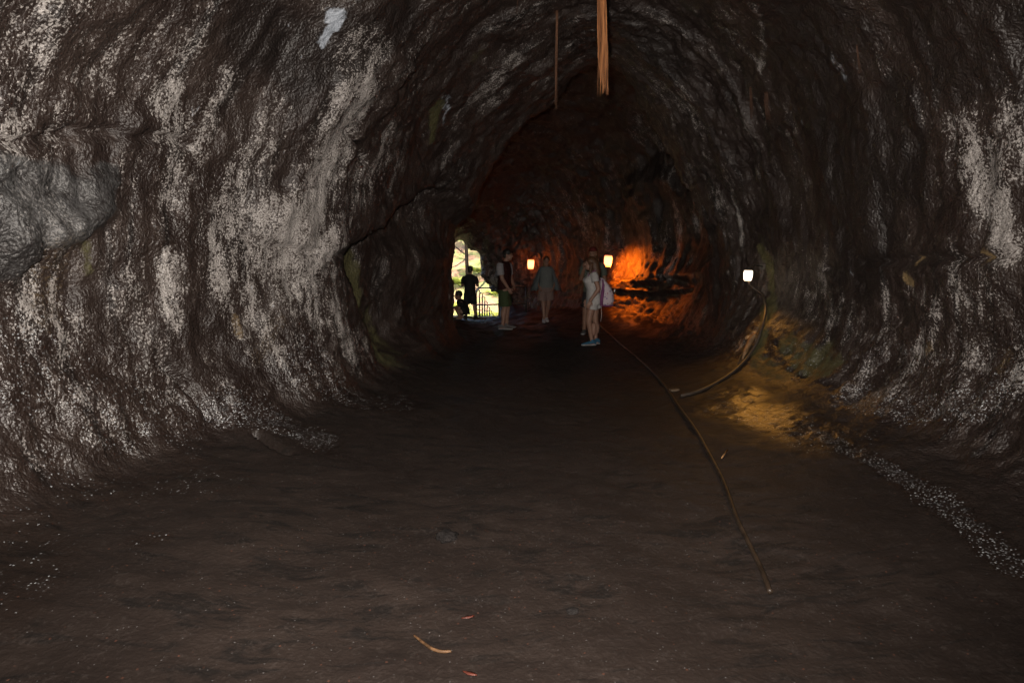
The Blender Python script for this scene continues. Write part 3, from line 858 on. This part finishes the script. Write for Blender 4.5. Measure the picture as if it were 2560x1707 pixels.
# ------------------------------------------------------------------ people
def skin_mat(name, c): return mat_plain(name, c, .5, .4, .08, 12, .0004)
M_SKIN = skin_mat('skin', (.25, .14, .10)); M_SKIN_T = skin_mat('tanned_skin', (.22, .12, .08))
def cloth(name, c, var=.10): return mat_plain(name, c, .85, .2, var, 25, .002)
M_HAIR = mat_plain('brown_hair', (.075, .036, .018), .5, .4, .4, 60, .003); M_HAIRD = mat_plain('dark_hair', (.012, .010, .008), .5, .4, .3, 60, .003)
M_EYE = mat_plain('eye', (.03, .02, .015), .2, .5, .1)
V = Vector
def fdir(a): return V((math.sin(a), -math.cos(a), 0))          # a = 0 faces the camera, +90 deg faces image right
def head(m, c, a, s=1.0, neck=None, tilt=0.0):
    c = V(c); f = fdir(a); side = V((-f.y, f.x, 0)); up = V((0, 0, 1)); f = (f + up * tilt).normalized()
    m.ell(c + up * .02 * s - f * .008 * s, (.074 * s, .094 * s, .108 * s), a, 0, 20, 14)
    m.ell(c - up * .055 * s + f * .022 * s, (.055 * s, .066 * s, .066 * s), a)
    m.ell(c - up * .092 * s + f * .055 * s, (.028 * s, .026 * s, .024 * s), a)
    m.capsule(c + f * .086 * s + up * .012 * s, c + f * .106 * s - up * .026 * s, .010 * s, .015 * s, 8)
    m.capsule(c + f * .083 * s - up * .058 * s - side * .018 * s, c + f * .083 * s - up * .058 * s + side * .018 * s, .010 * s, .010 * s, 8)
    for q in (-1, 1):
        m.ell(c + side * q * .076 * s - f * .004 * s - up * .005 * s, (.012 * s, .020 * s, .032 * s), a)
        m.ell(c + side * q * .032 * s + f * .080 * s + up * .026 * s, (.024 * s, .014 * s, .011 * s), a)
    if neck is not None: m.capsule(V(neck), c - up * .06 * s - f * .02 * s, .058 * s, .052 * s, 14)
def eyes(root, c, a, s=1.0):
    f = fdir(a); side = V((-f.y, f.x, 0))
    for q in (-1, 1): MB().ell(V(c) + side * q * .032 * s + f * .083 * s + V((0, 0, .008 * s)), (.011 * s, .009 * s, .008 * s), a).build('eye', M_EYE, root)
def hand(m, w, d, palm, curl=.5, s=1.0):
    """wrist, pointing direction, palm-side direction (fingers curl towards it)"""
    w, d = V(w), V(d).normalized(); pn = (V(palm) - d * V(palm).dot(d)).normalized(); sd = d.cross(pn)
    for q in (-.026, -.009, .009, .026): m.capsule(w + sd * q * .6 * s, w + d * .085 * s + sd * q * s, .015 * s, .0125 * s, 8)
    for q, L in ((-.029, .058), (-.010, .070), (.010, .074), (.029, .066)):
        a = w + d * .088 * s + sd * q * s; c1, c2, c3 = curl * .5, curl * 1.1, curl * 1.6
        b = a + (d * math.cos(c1) + pn * math.sin(c1) + sd * q * 2.0) * L * .45 * s
        c = b + (d * math.cos(c2) + pn * math.sin(c2)) * L * .33 * s
        e = c + (d * math.cos(c3) + pn * math.sin(c3)) * L * .25 * s
        m.limb([a, b, c, e], [.0092 * s, .0086 * s, .0080 * s, .0070 * s], 8)
    a = w + d * .022 * s + sd * .024 * s
    b = a + (d * .65 + sd * .62 + pn * .25).normalized() * .038 * s; c = b + (d * .9 + sd * .2 + pn * .3).normalized() * .030 * s; e = c + (d * .95 + pn * .35).normalized() * .022 * s
    m.limb([a, b, c, e], [.0125 * s, .0105 * s, .0095 * s, .0080 * s], 8)
def foot(m, ankle, d, s=1.0):
    a = V(ankle); d = V(d).normalized(); g = V((a.x, a.y, 0))
    m.capsule(a, g + V((0, 0, .045)) - d * .02, .038 * s, .034 * s); m.capsule(g + V((0, 0, .04)) - d * .03, g + d * .12 * s + V((0, 0, .030)), .034 * s, .026 * s)
def shoe(root, ankle, d, upper, sole, s=1.0, L=.27, collar=.10):
    a = V(ankle); d = V(d).normalized(); sd = V((-d.y, d.x, 0)); m = MB(); sm = MB(); rings = []; srings = []
    prof = [(-.075, .028, .085), (-.065, .036, .098), (-.03, .040, .105), (.02, .042, .092), (.07, .045, .072), (.12, .047, .058), (.155, .042, .048), (.178, .028, .040), (.186, .012, .034)]
    k = L / .261
    for x, w, h in prof:
        c = V((a.x, a.y, 0)) + d * x * k
        rings.append([c + sd * w * math.cos(t) * (1 if math.sin(t) < .2 else .86) + V((0, 0, .022 + (h - .022) * (.5 + .5 * math.sin(t)))) for t in [2 * math.pi * i / 14 for i in range(14)]])
        srings.append([c + sd * (w + .004) * math.cos(t) + V((0, 0, .013 + .013 * math.sin(t))) for t in [2 * math.pi * i / 12 for i in range(12)]])
    m.rings(rings); m.tube([V((a.x, a.y, .07)) - d * .012, V((a.x, a.y, collar + .01)) - d * .012], [.044, .042], 14)
    sh = m.build('shoe', upper, root); sm.rings(srings).build('sole', sole, sh)

M_WHITE = cloth('white_cotton', (.40, .385, .38)); M_SOLE = mat_plain('pale_rubber', (.30, .30, .30), .6)
# --- woman with backpack, side on, looking left
D_A = on(1478, 862)
def base_at(u, v):
    p = on(u, v); return V((p.x, p.y, floor_z(p.x, p.y) + .004))
OA = base_at(1478, 862)
A = empty('person', OA, 'person with long brown hair in white tee and shorts, facing left with a flowered backpack', 'person')
L_ = R(-90)                                                     # faces image left
b = MB()
b.oval([((.03, 0, .78), .16, .115, R(90)), ((.03, 0, .88), .175, .125, R(90)), ((.01, 0, 1.0), .135, .10, R(90)), ((-.02, 0, 1.15), .15, .105, R(90)), ((-.005, 0, 1.27), .155, .085, R(90)), ((0, 0, 1.31), .08, .06, R(90))])
b.limb([(0, -.155, 1.27), (.085, -.20, 1.02), (-.055, -.215, .82)], [.048, .040, .028])
hand(b, (-.055, -.215, .82), (-.35, .05, -1), (.2, 1, 0), .35)
b.limb([(0, .155, 1.27), (.03, .20, 1.03), (-.05, .20, .82)], [.048, .040, .028]); hand(b, (-.05, .20, .82), (-.3, 0, -1), (.2, -1, 0), .35)
b.limb([(.005, -.085, .82), (-.06, -.085, .46), (-.055, -.085, .40), (.0, -.085, .10)], [.088, .058, .054, .034])
b.limb([(.065, .085, .82), (.075, .085, .46), (.085, .085, .40), (.095, .085, .10)], [.088, .058, .054, .034])
b.ell((.035, -.085, .30), (.045, .045, .12)); b.ell((.115, .085, .30), (.045, .045, .12))
foot(b, (0, -.085, .10), (-1, -.1, 0)); foot(b, (.095, .085, .10), (-1, -.05, 0))
HA = (-.045, 0, 1.455); head(b, HA, L_, .95, (.0, 0, 1.29)); 
b.build('body', M_SKIN, A, voxel=.006, relax=2)
eyes(A, HA, L_, .95)
s = MB(); s.oval([((.025, 0, .87), .178, .128, R(90)), ((.015, 0, 1.0), .148, .116, R(90)), ((-.03, 0, 1.13), .158, .130, R(90)), ((-.02, 0, 1.20), .165, .122, R(90)), ((.0, 0, 1.29), .16, .085, R(90)), ((.005, 0, 1.33), .09, .062, R(90))])
s.ell((-.10, -.075, 1.155), (.065, .07, .065)); s.ell((-.10, .075, 1.155), (.065, .07, .065))
for q in (-1, 1): s.tube([(0, q * .13, 1.285), (.02, q * .165, 1.22), (.035, q * .18, 1.145)], [.068, .068, .066], 14)
s.build('shirt', M_WHITE, A, voxel=.009, relax=2)
s = MB(); s.oval([((.035, 0, .74), .185, .145, R(90)), ((.04, 0, .84), .188, .145, R(90)), ((.025, 0, .93), .165, .125, R(90))])
s.tube([(.005, -.088, .80), (-.02, -.09, .655)], [.105, .112], 16); s.tube([(.07, .088, .80), (.075, .09, .655)], [.105, .112], 16)
s.build('shorts', M_WHITE, A, voxel=.009, relax=2)
h = MB(); h.ell((-.022, 0, 1.488), (.086, .100, .100), L_); h.ell((.03, 0, 1.43), (.082, .07, .12), L_)
h.limb([(.035, -.02, 1.46), (.06, -.045, 1.30), (.055, -.10, 1.18), (.075, -.10, 1.06)], [.078, .080, .062, .025]); h.limb([(.035, .03, 1.46), (.07, .05, 1.30), (.08, .05, 1.12)], [.07, .08, .03])
h.limb([(-.035, -.075, 1.45), (-.05, -.10, 1.33), (-.06, -.115, 1.19)], [.032, .030, .012])
h.build('hair', M_HAIR, A, voxel=.008, relax=1)
M_BLUE = cloth('blue_canvas', (.03, .10, .17), .15)
shoe(A, (0, -.085, .1), (-1, -.1, 0), M_BLUE, M_SOLE); shoe(A, (.095, .085, .1), (-1, -.05, 0), M_BLUE, M_SOLE)
# --- backpack worn by the woman
def bag_mat():
    t = NT('flowered_nylon'); co = t.coord()
    vd = t.voro(co, 24); rn = t.voro(co, 24, 'Color'); sp = t.new('ShaderNodeSeparateColor'); t.l.new(rn, sp.inputs[0])
    spot = t.math('MULTIPLY', t.ramp(vd, .42, .25), t.ramp(sp.outputs[0], .35, .45))
    fc = t.mix(t.ramp(sp.outputs[1], .4, .6), (.30, .07, .12), (.14, .09, .24))
    return t.fin(t.mix(spot, (.52, .44, .48), fc), .7, .3, t.bump(t.noise(co, 40, 3), .4, .004))
M_BAG, M_PURPLE = bag_mat(), cloth('plum_nylon', (.17, .055, .14), .15)
BG = empty('backpack', OA + V((.22, 0, .78)), 'pale pink flowered backpack with plum trim worn by the long haired person', 'backpack')
def bl_(p): return V(p) - V((.22, 0, .78))
m = MB(); rings = []
for z, x0, x1, w in ((.725, .135, .33, .12), (.735, .125, .37, .14), (.80, .12, .395, .15), (.92, .12, .385, .15), (1.03, .12, .335, .145), (1.12, .125, .265, .13), (1.19, .13, .20, .09), (1.21, .135, .17, .05)):
    cx, hx = (x0 + x1) / 2, (x1 - x0) / 2; rr_ = []
    for i in range(24):
        t = 2 * math.pi * i / 24; ca, sa = math.cos(t), math.sin(t); k = (abs(ca) ** 3 + abs(sa) ** 3) ** (-1 / 3)
        rr_.append(bl_((cx + hx * ca * k * .97, w * sa * k * .97, z)))
    rings.append(rr_)
m.rings(rings).build('pack', M_BAG, BG)
m = MB()
for q in (-1, 1):
    m.tube([bl_((.145, q * .158, .735)), bl_((.15, q * .161, .86)), bl_((.165, q * .158, .98)), bl_((.175, q * .148, 1.08)), bl_((.165, q * .11, 1.18))], [.028, .030, .028, .022, .012], 10)
m.tube([bl_((.13, -.13, .722)), bl_((.26, -.145, .716)), bl_((.36, -.12, .722)), bl_((.375, 0, .724)), bl_((.36, .12, .722)), bl_((.26, .145, .716)), bl_((.13, .13, .722))], .013, 8)
m.build('trim', M_PURPLE, BG)
m = MB()
for q in (-1, 1): m.tube([bl_((.13, q * .10, 1.17)), bl_((.03, q * .105, 1.345)), bl_((-.07, q * .105, 1.285)), bl_((-.10, q * .105, 1.17)), bl_((-.02, q * .12, 1.06)), bl_((.12, q * .12, .95))], .012, 8)
m.build('strap', M_PURPLE, BG)
MB().tube([bl_((.14, -.15, .75)), bl_((.155, -.15, .58)), bl_((.14, -.15, .44))], .005, 6).build('strap_tail', M_WHITE, BG)
t = NT('mirror_tab'); M_TAB = t.fin((.95, .95, .95), .22, .9, metal=.6)
MB().box(bl_((.385, -.075, .985)), (.02, .03, .05), Matrix.Rotation(.35, 3, 'Y')).build('reflector', M_TAB, BG, False, bevel=.004)

# --- man behind her in a red cap
OM = base_at(1472, 834)
Mn = empty('person', OM, 'person in a dark red cap and grey green shirt, standing behind the backpacker', 'person')
b = MB(); s_ = MB()
b.oval([((.06, 0, .86), .17, .12, 0), ((.06, 0, .98), .175, .125, 0), ((.06, 0, 1.10), .155, .11, 0), ((.06, 0, 1.30), .185, .12, 0), ((.06, 0, 1.44), .19, .09, 0), ((.06, 0, 1.49), .09, .065, 0)])
b.limb([(-.12, 0, 1.43), (-.19, -.06, 1.16), (-.15, -.20, 1.36)], [.055, .045, .032]); hand(b, (-.15, -.20, 1.36), (.15, -.15, 1), (.6, .8, 0), .8)
b.limb([(.24, 0, 1.43), (.31, .02, 1.14), (.30, -.06, .88)], [.055, .045, .032]); hand(b, (.30, -.06, .88), (0, -.2, -1), (-1, 0, 0), .4)
b.limb([(-.03, 0, .88), (-.085, -.02, .50), (-.10, 0, .10)], [.095, .062, .038]); b.limb([(.15, 0, .88), (.16, 0, .50), (.165, .02, .10)], [.095, .062, .038])
foot(b, (-.10, 0, .10), (-.3, -1, 0)); foot(b, (.165, .02, .10), (.2, -1, 0))
HM = (.05, -.02, 1.66); head(b, HM, R(-25), 1.0, (.06, 0, 1.46)); b.build('body', M_SKIN_T, Mn, voxel=.006, relax=2); eyes(Mn, HM, R(-25))
s_.oval([((.06, 0, .88), .20, .15, 0), ((.06, 0, 1.05), .185, .14, 0), ((.06, 0, 1.30), .205, .145, 0), ((.06, 0, 1.45), .195, .105, 0), ((.06, 0, 1.51), .10, .075, 0)])
s_.tube([(-.10, 0, 1.435), (-.155, -.02, 1.33), (-.175, -.04, 1.22)], [.078, .078, .076], 14); s_.tube([(.22, 0, 1.435), (.275, .01, 1.33), (.295, .015, 1.22)], [.078, .078, .076], 14)
s_.build('shirt', cloth('grey_green_cotton', (.085, .095, .08)), Mn, voxel=.010, relax=2)
s_ = MB(); s_.oval([((.06, 0, .80), .195, .15, 0), ((.06, 0, .93), .19, .145, 0)]); s_.tube([(-.03, 0, .84), (-.075, -.015, .55)], [.115, .105], 14); s_.tube([(.15, 0, .84), (.16, 0, .55)], [.115, .105], 14)
s_.build('shorts', cloth('black_shorts', (.03, .028, .03)), Mn, voxel=.010, relax=2)
cpm = MB(); c = V(HM); f = fdir(R(-25))
cpm.oval([(c + V((0, 0, .055)), .086, .104, R(-25)), (c + V((0, 0, .10)), .082, .098, R(-25)), (c + V((0, 0, .135)), .055, .068, R(-25)), (c + V((0, 0, .148)), .02, .025, R(-25))]); cpm.ell(c + f * .135 + V((0, 0, .06)), (.068, .075, .010), R(-25))
cpm.build('cap', cloth('dark_red_cap', (.10, .018, .015)), Mn)
for a_, d_ in (((-.10, 0, .1), (-.3, -1, 0)), ((.165, .02, .1), (.2, -1, 0))): shoe(Mn, a_, d_, cloth('grey_shoe', (.10, .10, .10)), M_SOLE, L=.29)

# --- man in dark red shirt and green shorts, side on, looking right
OB = base_at(1261, 822)
B = empty('person', OB, 'person in a dark red shirt with pale sleeves and green shorts, facing right', 'person')
Rr = R(72); la = Rr
b = MB()
b.oval([((.0, 0, .82), .165, .12, la), ((.0, 0, .95), .17, .125, la), ((.01, 0, 1.08), .155, .115, la), ((.02, 0, 1.25), .18, .125, la), ((.02, 0, 1.38), .185, .095, la), ((.03, 0, 1.44), .09, .07, la)])
b.limb([(-.09, -.15, 1.36), (-.035, -.20, 1.09), (.09, -.16, .90)], [.052, .043, .030]); hand(b, (.09, -.16, .90), (.5, .1, -1), (.3, 1, 0), .5)
b.limb([(.10, .17, 1.36), (.15, .19, 1.09), (.20, .06, .96)], [.052, .043, .030]); hand(b, (.20, .06, .96), (.3, -.6, -.6), (-.5, -.3, 0), .6)
b.limb([(.0, -.09, .86), (.02, -.09, .50), (.015, -.09, .46), (-.03, -.09, .10)], [.095, .064, .060, .038]); b.ell((-.025, -.09, .34), (.05, .05, .13))
b.limb([(.02, .10, .86), (.07, .12, .48), (.05, .14, .10)], [.095, .062, .038])
foot(b, (-.03, -.09, .10), (1, -.25, 0)); foot(b, (.05, .14, .10), (1, .1, 0))
HB = (.085, -.02, 1.60); head(b, HB, Rr, 1.0, (.03, 0, 1.41), -.12); b.build('body', M_SKIN, B, voxel=.006, relax=2); eyes(B, HB, Rr)
s = MB(); s.oval([((.0, 0, .86), .19, .145, la), ((.005, 0, 1.05), .175, .14, la), ((.02, 0, 1.25), .195, .145, la), ((.02, 0, 1.39), .19, .11, la), ((.03, 0, 1.465), .085, .075, la)]); s.build('shirt', cloth('maroon_cotton', (.026, .006, .005)), B, voxel=.010, relax=2)
s = MB(); s.tube([(-.075, -.115, 1.40), (-.085, -.165, 1.30), (-.07, -.185, 1.17)], [.082, .084, .080], 14); s.build('sleeve', cloth('pale_grey_sleeve', (.25, .24, .25)), B, voxel=.010, relax=2)
s = MB(); s.tube([(.085, .135, 1.40), (.11, .18, 1.30), (.125, .19, 1.17)], [.080, .082, .078], 14); s.build('sleeve', cloth('pale_grey_sleeve', (.25, .24, .25)), B, voxel=.010, relax=2)
s = MB(); s.oval([((.005, 0, .78), .185, .15, la), ((.0, 0, .92), .18, .14, la)]); s.tube([(.0, -.09, .83), (.015, -.09, .50)], [.118, .118], 16); s.tube([(.02, .10, .83), (.06, .115, .50)], [.118, .112], 16); s.build('shorts', cloth('olive_green_shorts', (.045, .062, .028)), B, voxel=.010, relax=2)
h = MB(); h.ell(V(HB) + V((-.02, 0, .045)), (.084, .105, .092), Rr); h.ell(V(HB) + V((-.055, .01, -.01)), (.07, .05, .08), Rr); h.build('hair', M_HAIRD, B, voxel=.008, relax=1)
M_GSHOE = cloth('dark_grey_shoe', (.13, .12, .12))
shoe(B, (-.03, -.09, .1), (1, -.25, 0), M_GSHOE, M_SOLE, L=.31); shoe(B, (.05, .14, .1), (1, .1, 0), M_GSHOE, M_SOLE, L=.30)

# --- woman walking towards the camera in an open grey jacket
OC = base_at(1363, 803)
C_ = empty('person', OC, 'person walking towards the camera in a flared grey jacket and pale shorts', 'person')
b = MB()
b.oval([((.02, 0, .80), .165, .115, 0), ((.02, 0, .88), .172, .12, 0), ((.02, 0, 1.0), .14, .10, 0), ((.02, 0, 1.18), .16, .105, 0), ((.02, 0, 1.31), .165, .08, 0), ((.02, 0, 1.35), .08, .06, 0)])
b.limb([(-.13, 0, 1.30), (-.235, .03, 1.07), (-.17, -.10, .90)], [.046, .038, .027]); hand(b, (-.17, -.10, .90), (.4, -.3, -1), (1, .3, 0), .6)
b.limb([(.17, 0, 1.30), (.275, .03, 1.07), (.21, -.10, .90)], [.046, .038, .027]); hand(b, (.21, -.10, .90), (-.4, -.3, -1), (-1, .3, 0), .6)
b.limb([(-.06, 0, .84), (-.045, -.03, .46), (-.025, -.06, .10)], [.088, .056, .034]); b.limb([(.10, .02, .84), (.085, .05, .46), (.045, .16, .12)], [.088, .056, .034])
foot(b, (-.025, -.06, .10), (-.1, -1, 0)); foot(b, (.045, .16, .12), (.1, -1, 0))
HC = (.02, -.03, 1.48); head(b, HC, R(6), .95, (.02, 0, 1.32)); b.build('body', M_SKIN, C_, voxel=.006, relax=2); eyes(C_, HC, R(6), .95)
s = MB(); s.oval([((.02, 0, .84), .19, .14, 0), ((.02, 0, 1.0), .165, .125, 0), ((.02, 0, 1.18), .175, .13, 0), ((.02, 0, 1.32), .16, .085, 0), ((.02, 0, 1.36), .09, .065, 0)]); s.build('shirt', cloth('grey_top', (.13, .14, .135)), C_, voxel=.010, relax=2)
s = MB(); s.oval([((.02, 0, .74), .19, .14, 0), ((.02, 0, .87), .185, .138, 0)]); s.tube([(-.06, 0, .80), (-.075, -.01, .53)], [.11, .125], 16); s.tube([(.10, .01, .80), (.115, .03, .55)], [.11, .115], 16); s.build('shorts', cloth('pale_pink_shorts', (.19, .13, .115)), C_, voxel=.010, relax=2)
j = MB(); ringo, ringi = [], []
for z, w, d, cut in ((1.37, .12, .085, .95), (1.32, .185, .11, .80), (1.20, .235, .145, .72), (1.05, .295, .175, .70), (.92, .345, .20, .70), (.80, .385, .215, .66)):
    ro = []; nn = 26
    for i in range(nn + 1):
        t = -math.pi / 2 + cut + (2 * math.pi - 2 * cut) * i / nn
        fz = -.05 * abs(math.cos(t)) * (1.37 - z) + (0.02 * math.sin(7 * t) if z < 1.2 else 0)
        ro.append(V((.02 + w * math.cos(t) * (1 + .04 * math.sin(9 * t) * (1.37 - z)), d * math.sin(t), z + fz)))
    ringo.append(ro)
for ro in ringo:
    c = V((.02, 0, ro[0].z)); ringi.append([p + (c - p) * .035 for p in ro])
for a_, b_ in zip(ringo, ringi):
    pass
j.rings([o + i_[::-1] for o, i_ in zip(ringo, ringi)])
j.build('jacket', cloth('blue_grey_jacket', (.095, .11, .115)), C_)
h = MB(); h.ell(V(HC) + V((0, .02, .04)), (.086, .092, .096)); h.ell(V(HC) + V((0, .06, -.05)), (.085, .05, .12)); h.build('hair', M_HAIR, C_, voxel=.008, relax=1)
M_GLIT = mat_plain('reflective_sneaker', (.5, .5, .52), .3, .8, .3, 60, .004)
shoe(C_, (-.025, -.06, .1), (-.1, -1, 0), M_GLIT, M_SOLE, L=.25); shoe(C_, (.045, .16, .12), (.1, -1, 0), M_GLIT, M_SOLE, L=.25)

# --- silhouetted person at the mouth, seen from behind
OE = base_at(1176, 792)
E = empty('person', OE, 'dark silhouetted person standing legs apart with raised hands in the bright cave mouth', 'person')
k_ = 134 / 1420 * OE.y / 1.72                                  # height from the photo at this distance
PI_ = R(180)
b = MB(); q = lambda x, y, z: (x * k_, y * k_, z * k_)
def Lm(m, pts, rad): return m.limb([q(*p) for p in pts], [r * k_ for r in rad])
def Ov(m, secs): return m.oval([(q(*c), w * k_, d * k_, a) for c, w, d, a in secs])
Ov(b, [((0, 0, .84), .165, .12, 0), ((0, 0, .95), .165, .12, 0), ((0, 0, 1.08), .15, .11, 0), ((0, 0, 1.26), .185, .12, 0), ((0, 0, 1.38), .19, .09, 0), ((.01, 0, 1.43), .09, .065, 0)])
Lm(b, [(-.17, 0, 1.36), (-.245, .06, 1.10), (-.12, .27, 1.22)], [.055, .045, .032]); hand(b, q(-.12, .27, 1.22), (.5, .5, .6), (.7, -.6, 0), .6, k_)
Lm(b, [(.18, 0, 1.36), (.255, .06, 1.10), (.13, .27, 1.22)], [.055, .045, .032]); hand(b, q(.13, .27, 1.22), (-.5, .5, .6), (-.7, -.6, 0), .6, k_)
Lm(b, [(-.085, 0, .86), (-.115, .02, .48), (-.145, 0, .10)], [.095, .062, .038]); Lm(b, [(.085, 0, .86), (.135, .02, .48), (.175, 0, .10)], [.095, .062, .038])
foot(b, q(-.145, 0, .10), (-.2, 1, 0), k_); foot(b, q(.175, 0, .10), (.3, 1, 0), k_)
HE = q(.02, .02, 1.59); head(b, HE, PI_, k_, q(.01, 0, 1.41)); b.build('body', M_SKIN_T, E, voxel=.006, relax=2)
M_DARK = cloth('black_cotton', (.016, .015, .016)); M_NAVY = cloth('dark_shorts', (.02, .02, .024))
s = MB(); Ov(s, [((0, 0, .82), .19, .145, 0), ((0, 0, 1.05), .175, .14, 0), ((0, 0, 1.27), .205, .145, 0), ((0, 0, 1.39), .195, .105, 0), ((.01, 0, 1.455), .095, .075, 0)])
for sx in (-1, 1): s.tube([q(sx * .15, 0, 1.37), q(sx * .20, .015, 1.28), q(sx * .225, .035, 1.16)], [.08 * k_, .08 * k_, .078 * k_], 14)
s.build('shirt', M_DARK, E, voxel=.010, relax=2)
s = MB(); Ov(s, [((0, 0, .80), .185, .145, 0), ((0, 0, .93), .18, .14, 0)]); s.tube([q(-.085, 0, .83), q(-.11, .015, .50)], [.115 * k_, .105 * k_], 14); s.tube([q(.085, 0, .83), q(.13, .015, .50)], [.115 * k_, .105 * k_], 14); s.build('shorts', M_NAVY, E, voxel=.010, relax=2)
h = MB(); h.ell(V(HE) + V((0, -.015, .045)), (.085 * k_, .102 * k_, .09 * k_), PI_); h.ell(V(HE) + V((0, -.06, -.01)), (.075 * k_, .045 * k_, .07 * k_)); h.build('hair', M_HAIRD, E, voxel=.008, relax=1)
for a_, d_ in ((q(-.145, 0, .1), (-.2, 1, 0)), (q(.175, 0, .1), (.3, 1, 0))): shoe(E, a_, d_, M_DARK, mat_plain('black_sole', (.02, .02, .02), .6), k_, L=.29)
MB().box(q(0, .36, 1.33), (.15, .012, .075)).build('phone', mat_plain('black_phone', (.02, .02, .02), .3), None, False, loc=OE, bevel=.004)
ph = bpy.data.objects['phone']; tag(ph, 'dark phone held up in front of the silhouetted person', 'phone')

# --- small crouching figure beside
OF = base_at(1155, 794)
F_ = empty('person', OF, 'small dark figure crouching at the left leg of the silhouetted standing person', 'person')
b = MB()
b.oval([((.05, 0, .16), .13, .13, R(60)), ((.04, 0, .28), .13, .12, R(60)), ((.0, 0, .40), .125, .10, R(60)), ((-.03, 0, .48), .06, .055, R(60))])
b.limb([(.03, -.08, .18), (-.11, -.10, .30), (-.03, -.10, .06)], [.07, .055, .036]); b.limb([(.06, .08, .18), (-.09, .12, .30), (-.01, .12, .06)], [.07, .055, .036])
b.limb([(.0, -.13, .42), (-.05, -.17, .27), (-.14, -.10, .30)], [.042, .035, .025]); hand(b, (-.14, -.10, .30), (-1, .4, -.1), (0, .2, -1), .5, .85)
b.limb([(.01, .13, .42), (-.05, .17, .27), (-.14, .12, .30)], [.042, .035, .025]); hand(b, (-.14, .12, .30), (-1, -.4, -.1), (0, .2, -1), .5, .85)
foot(b, (-.03, -.10, .06), (-1, -.2, 0), .85); foot(b, (-.01, .12, .06), (-1, .2, 0), .85)
HF = (-.075, 0, .59); head(b, HF, R(-80), .9, (-.03, 0, .46)); b.build('body', M_SKIN_T, F_, voxel=.006, relax=2)
s = MB(); s.oval([((.06, 0, .13), .15, .15, R(60)), ((.045, 0, .28), .145, .14, R(60)), ((.0, 0, .41), .14, .115, R(60)), ((-.03, 0, .50), .07, .065, R(60))]); s.tube([(.0, -.12, .43), (-.035, -.155, .32)], [.058, .056], 12); s.tube([(.01, .12, .43), (-.035, .155, .32)], [.058, .056], 12); s.build('shirt', M_DARK, F_, voxel=.010, relax=2)
h = MB(); h.ell(V(HF) + V((.015, 0, .04)), (.08, .094, .085), R(-80)); h.build('hair', M_HAIRD, F_, voxel=.008, relax=1)
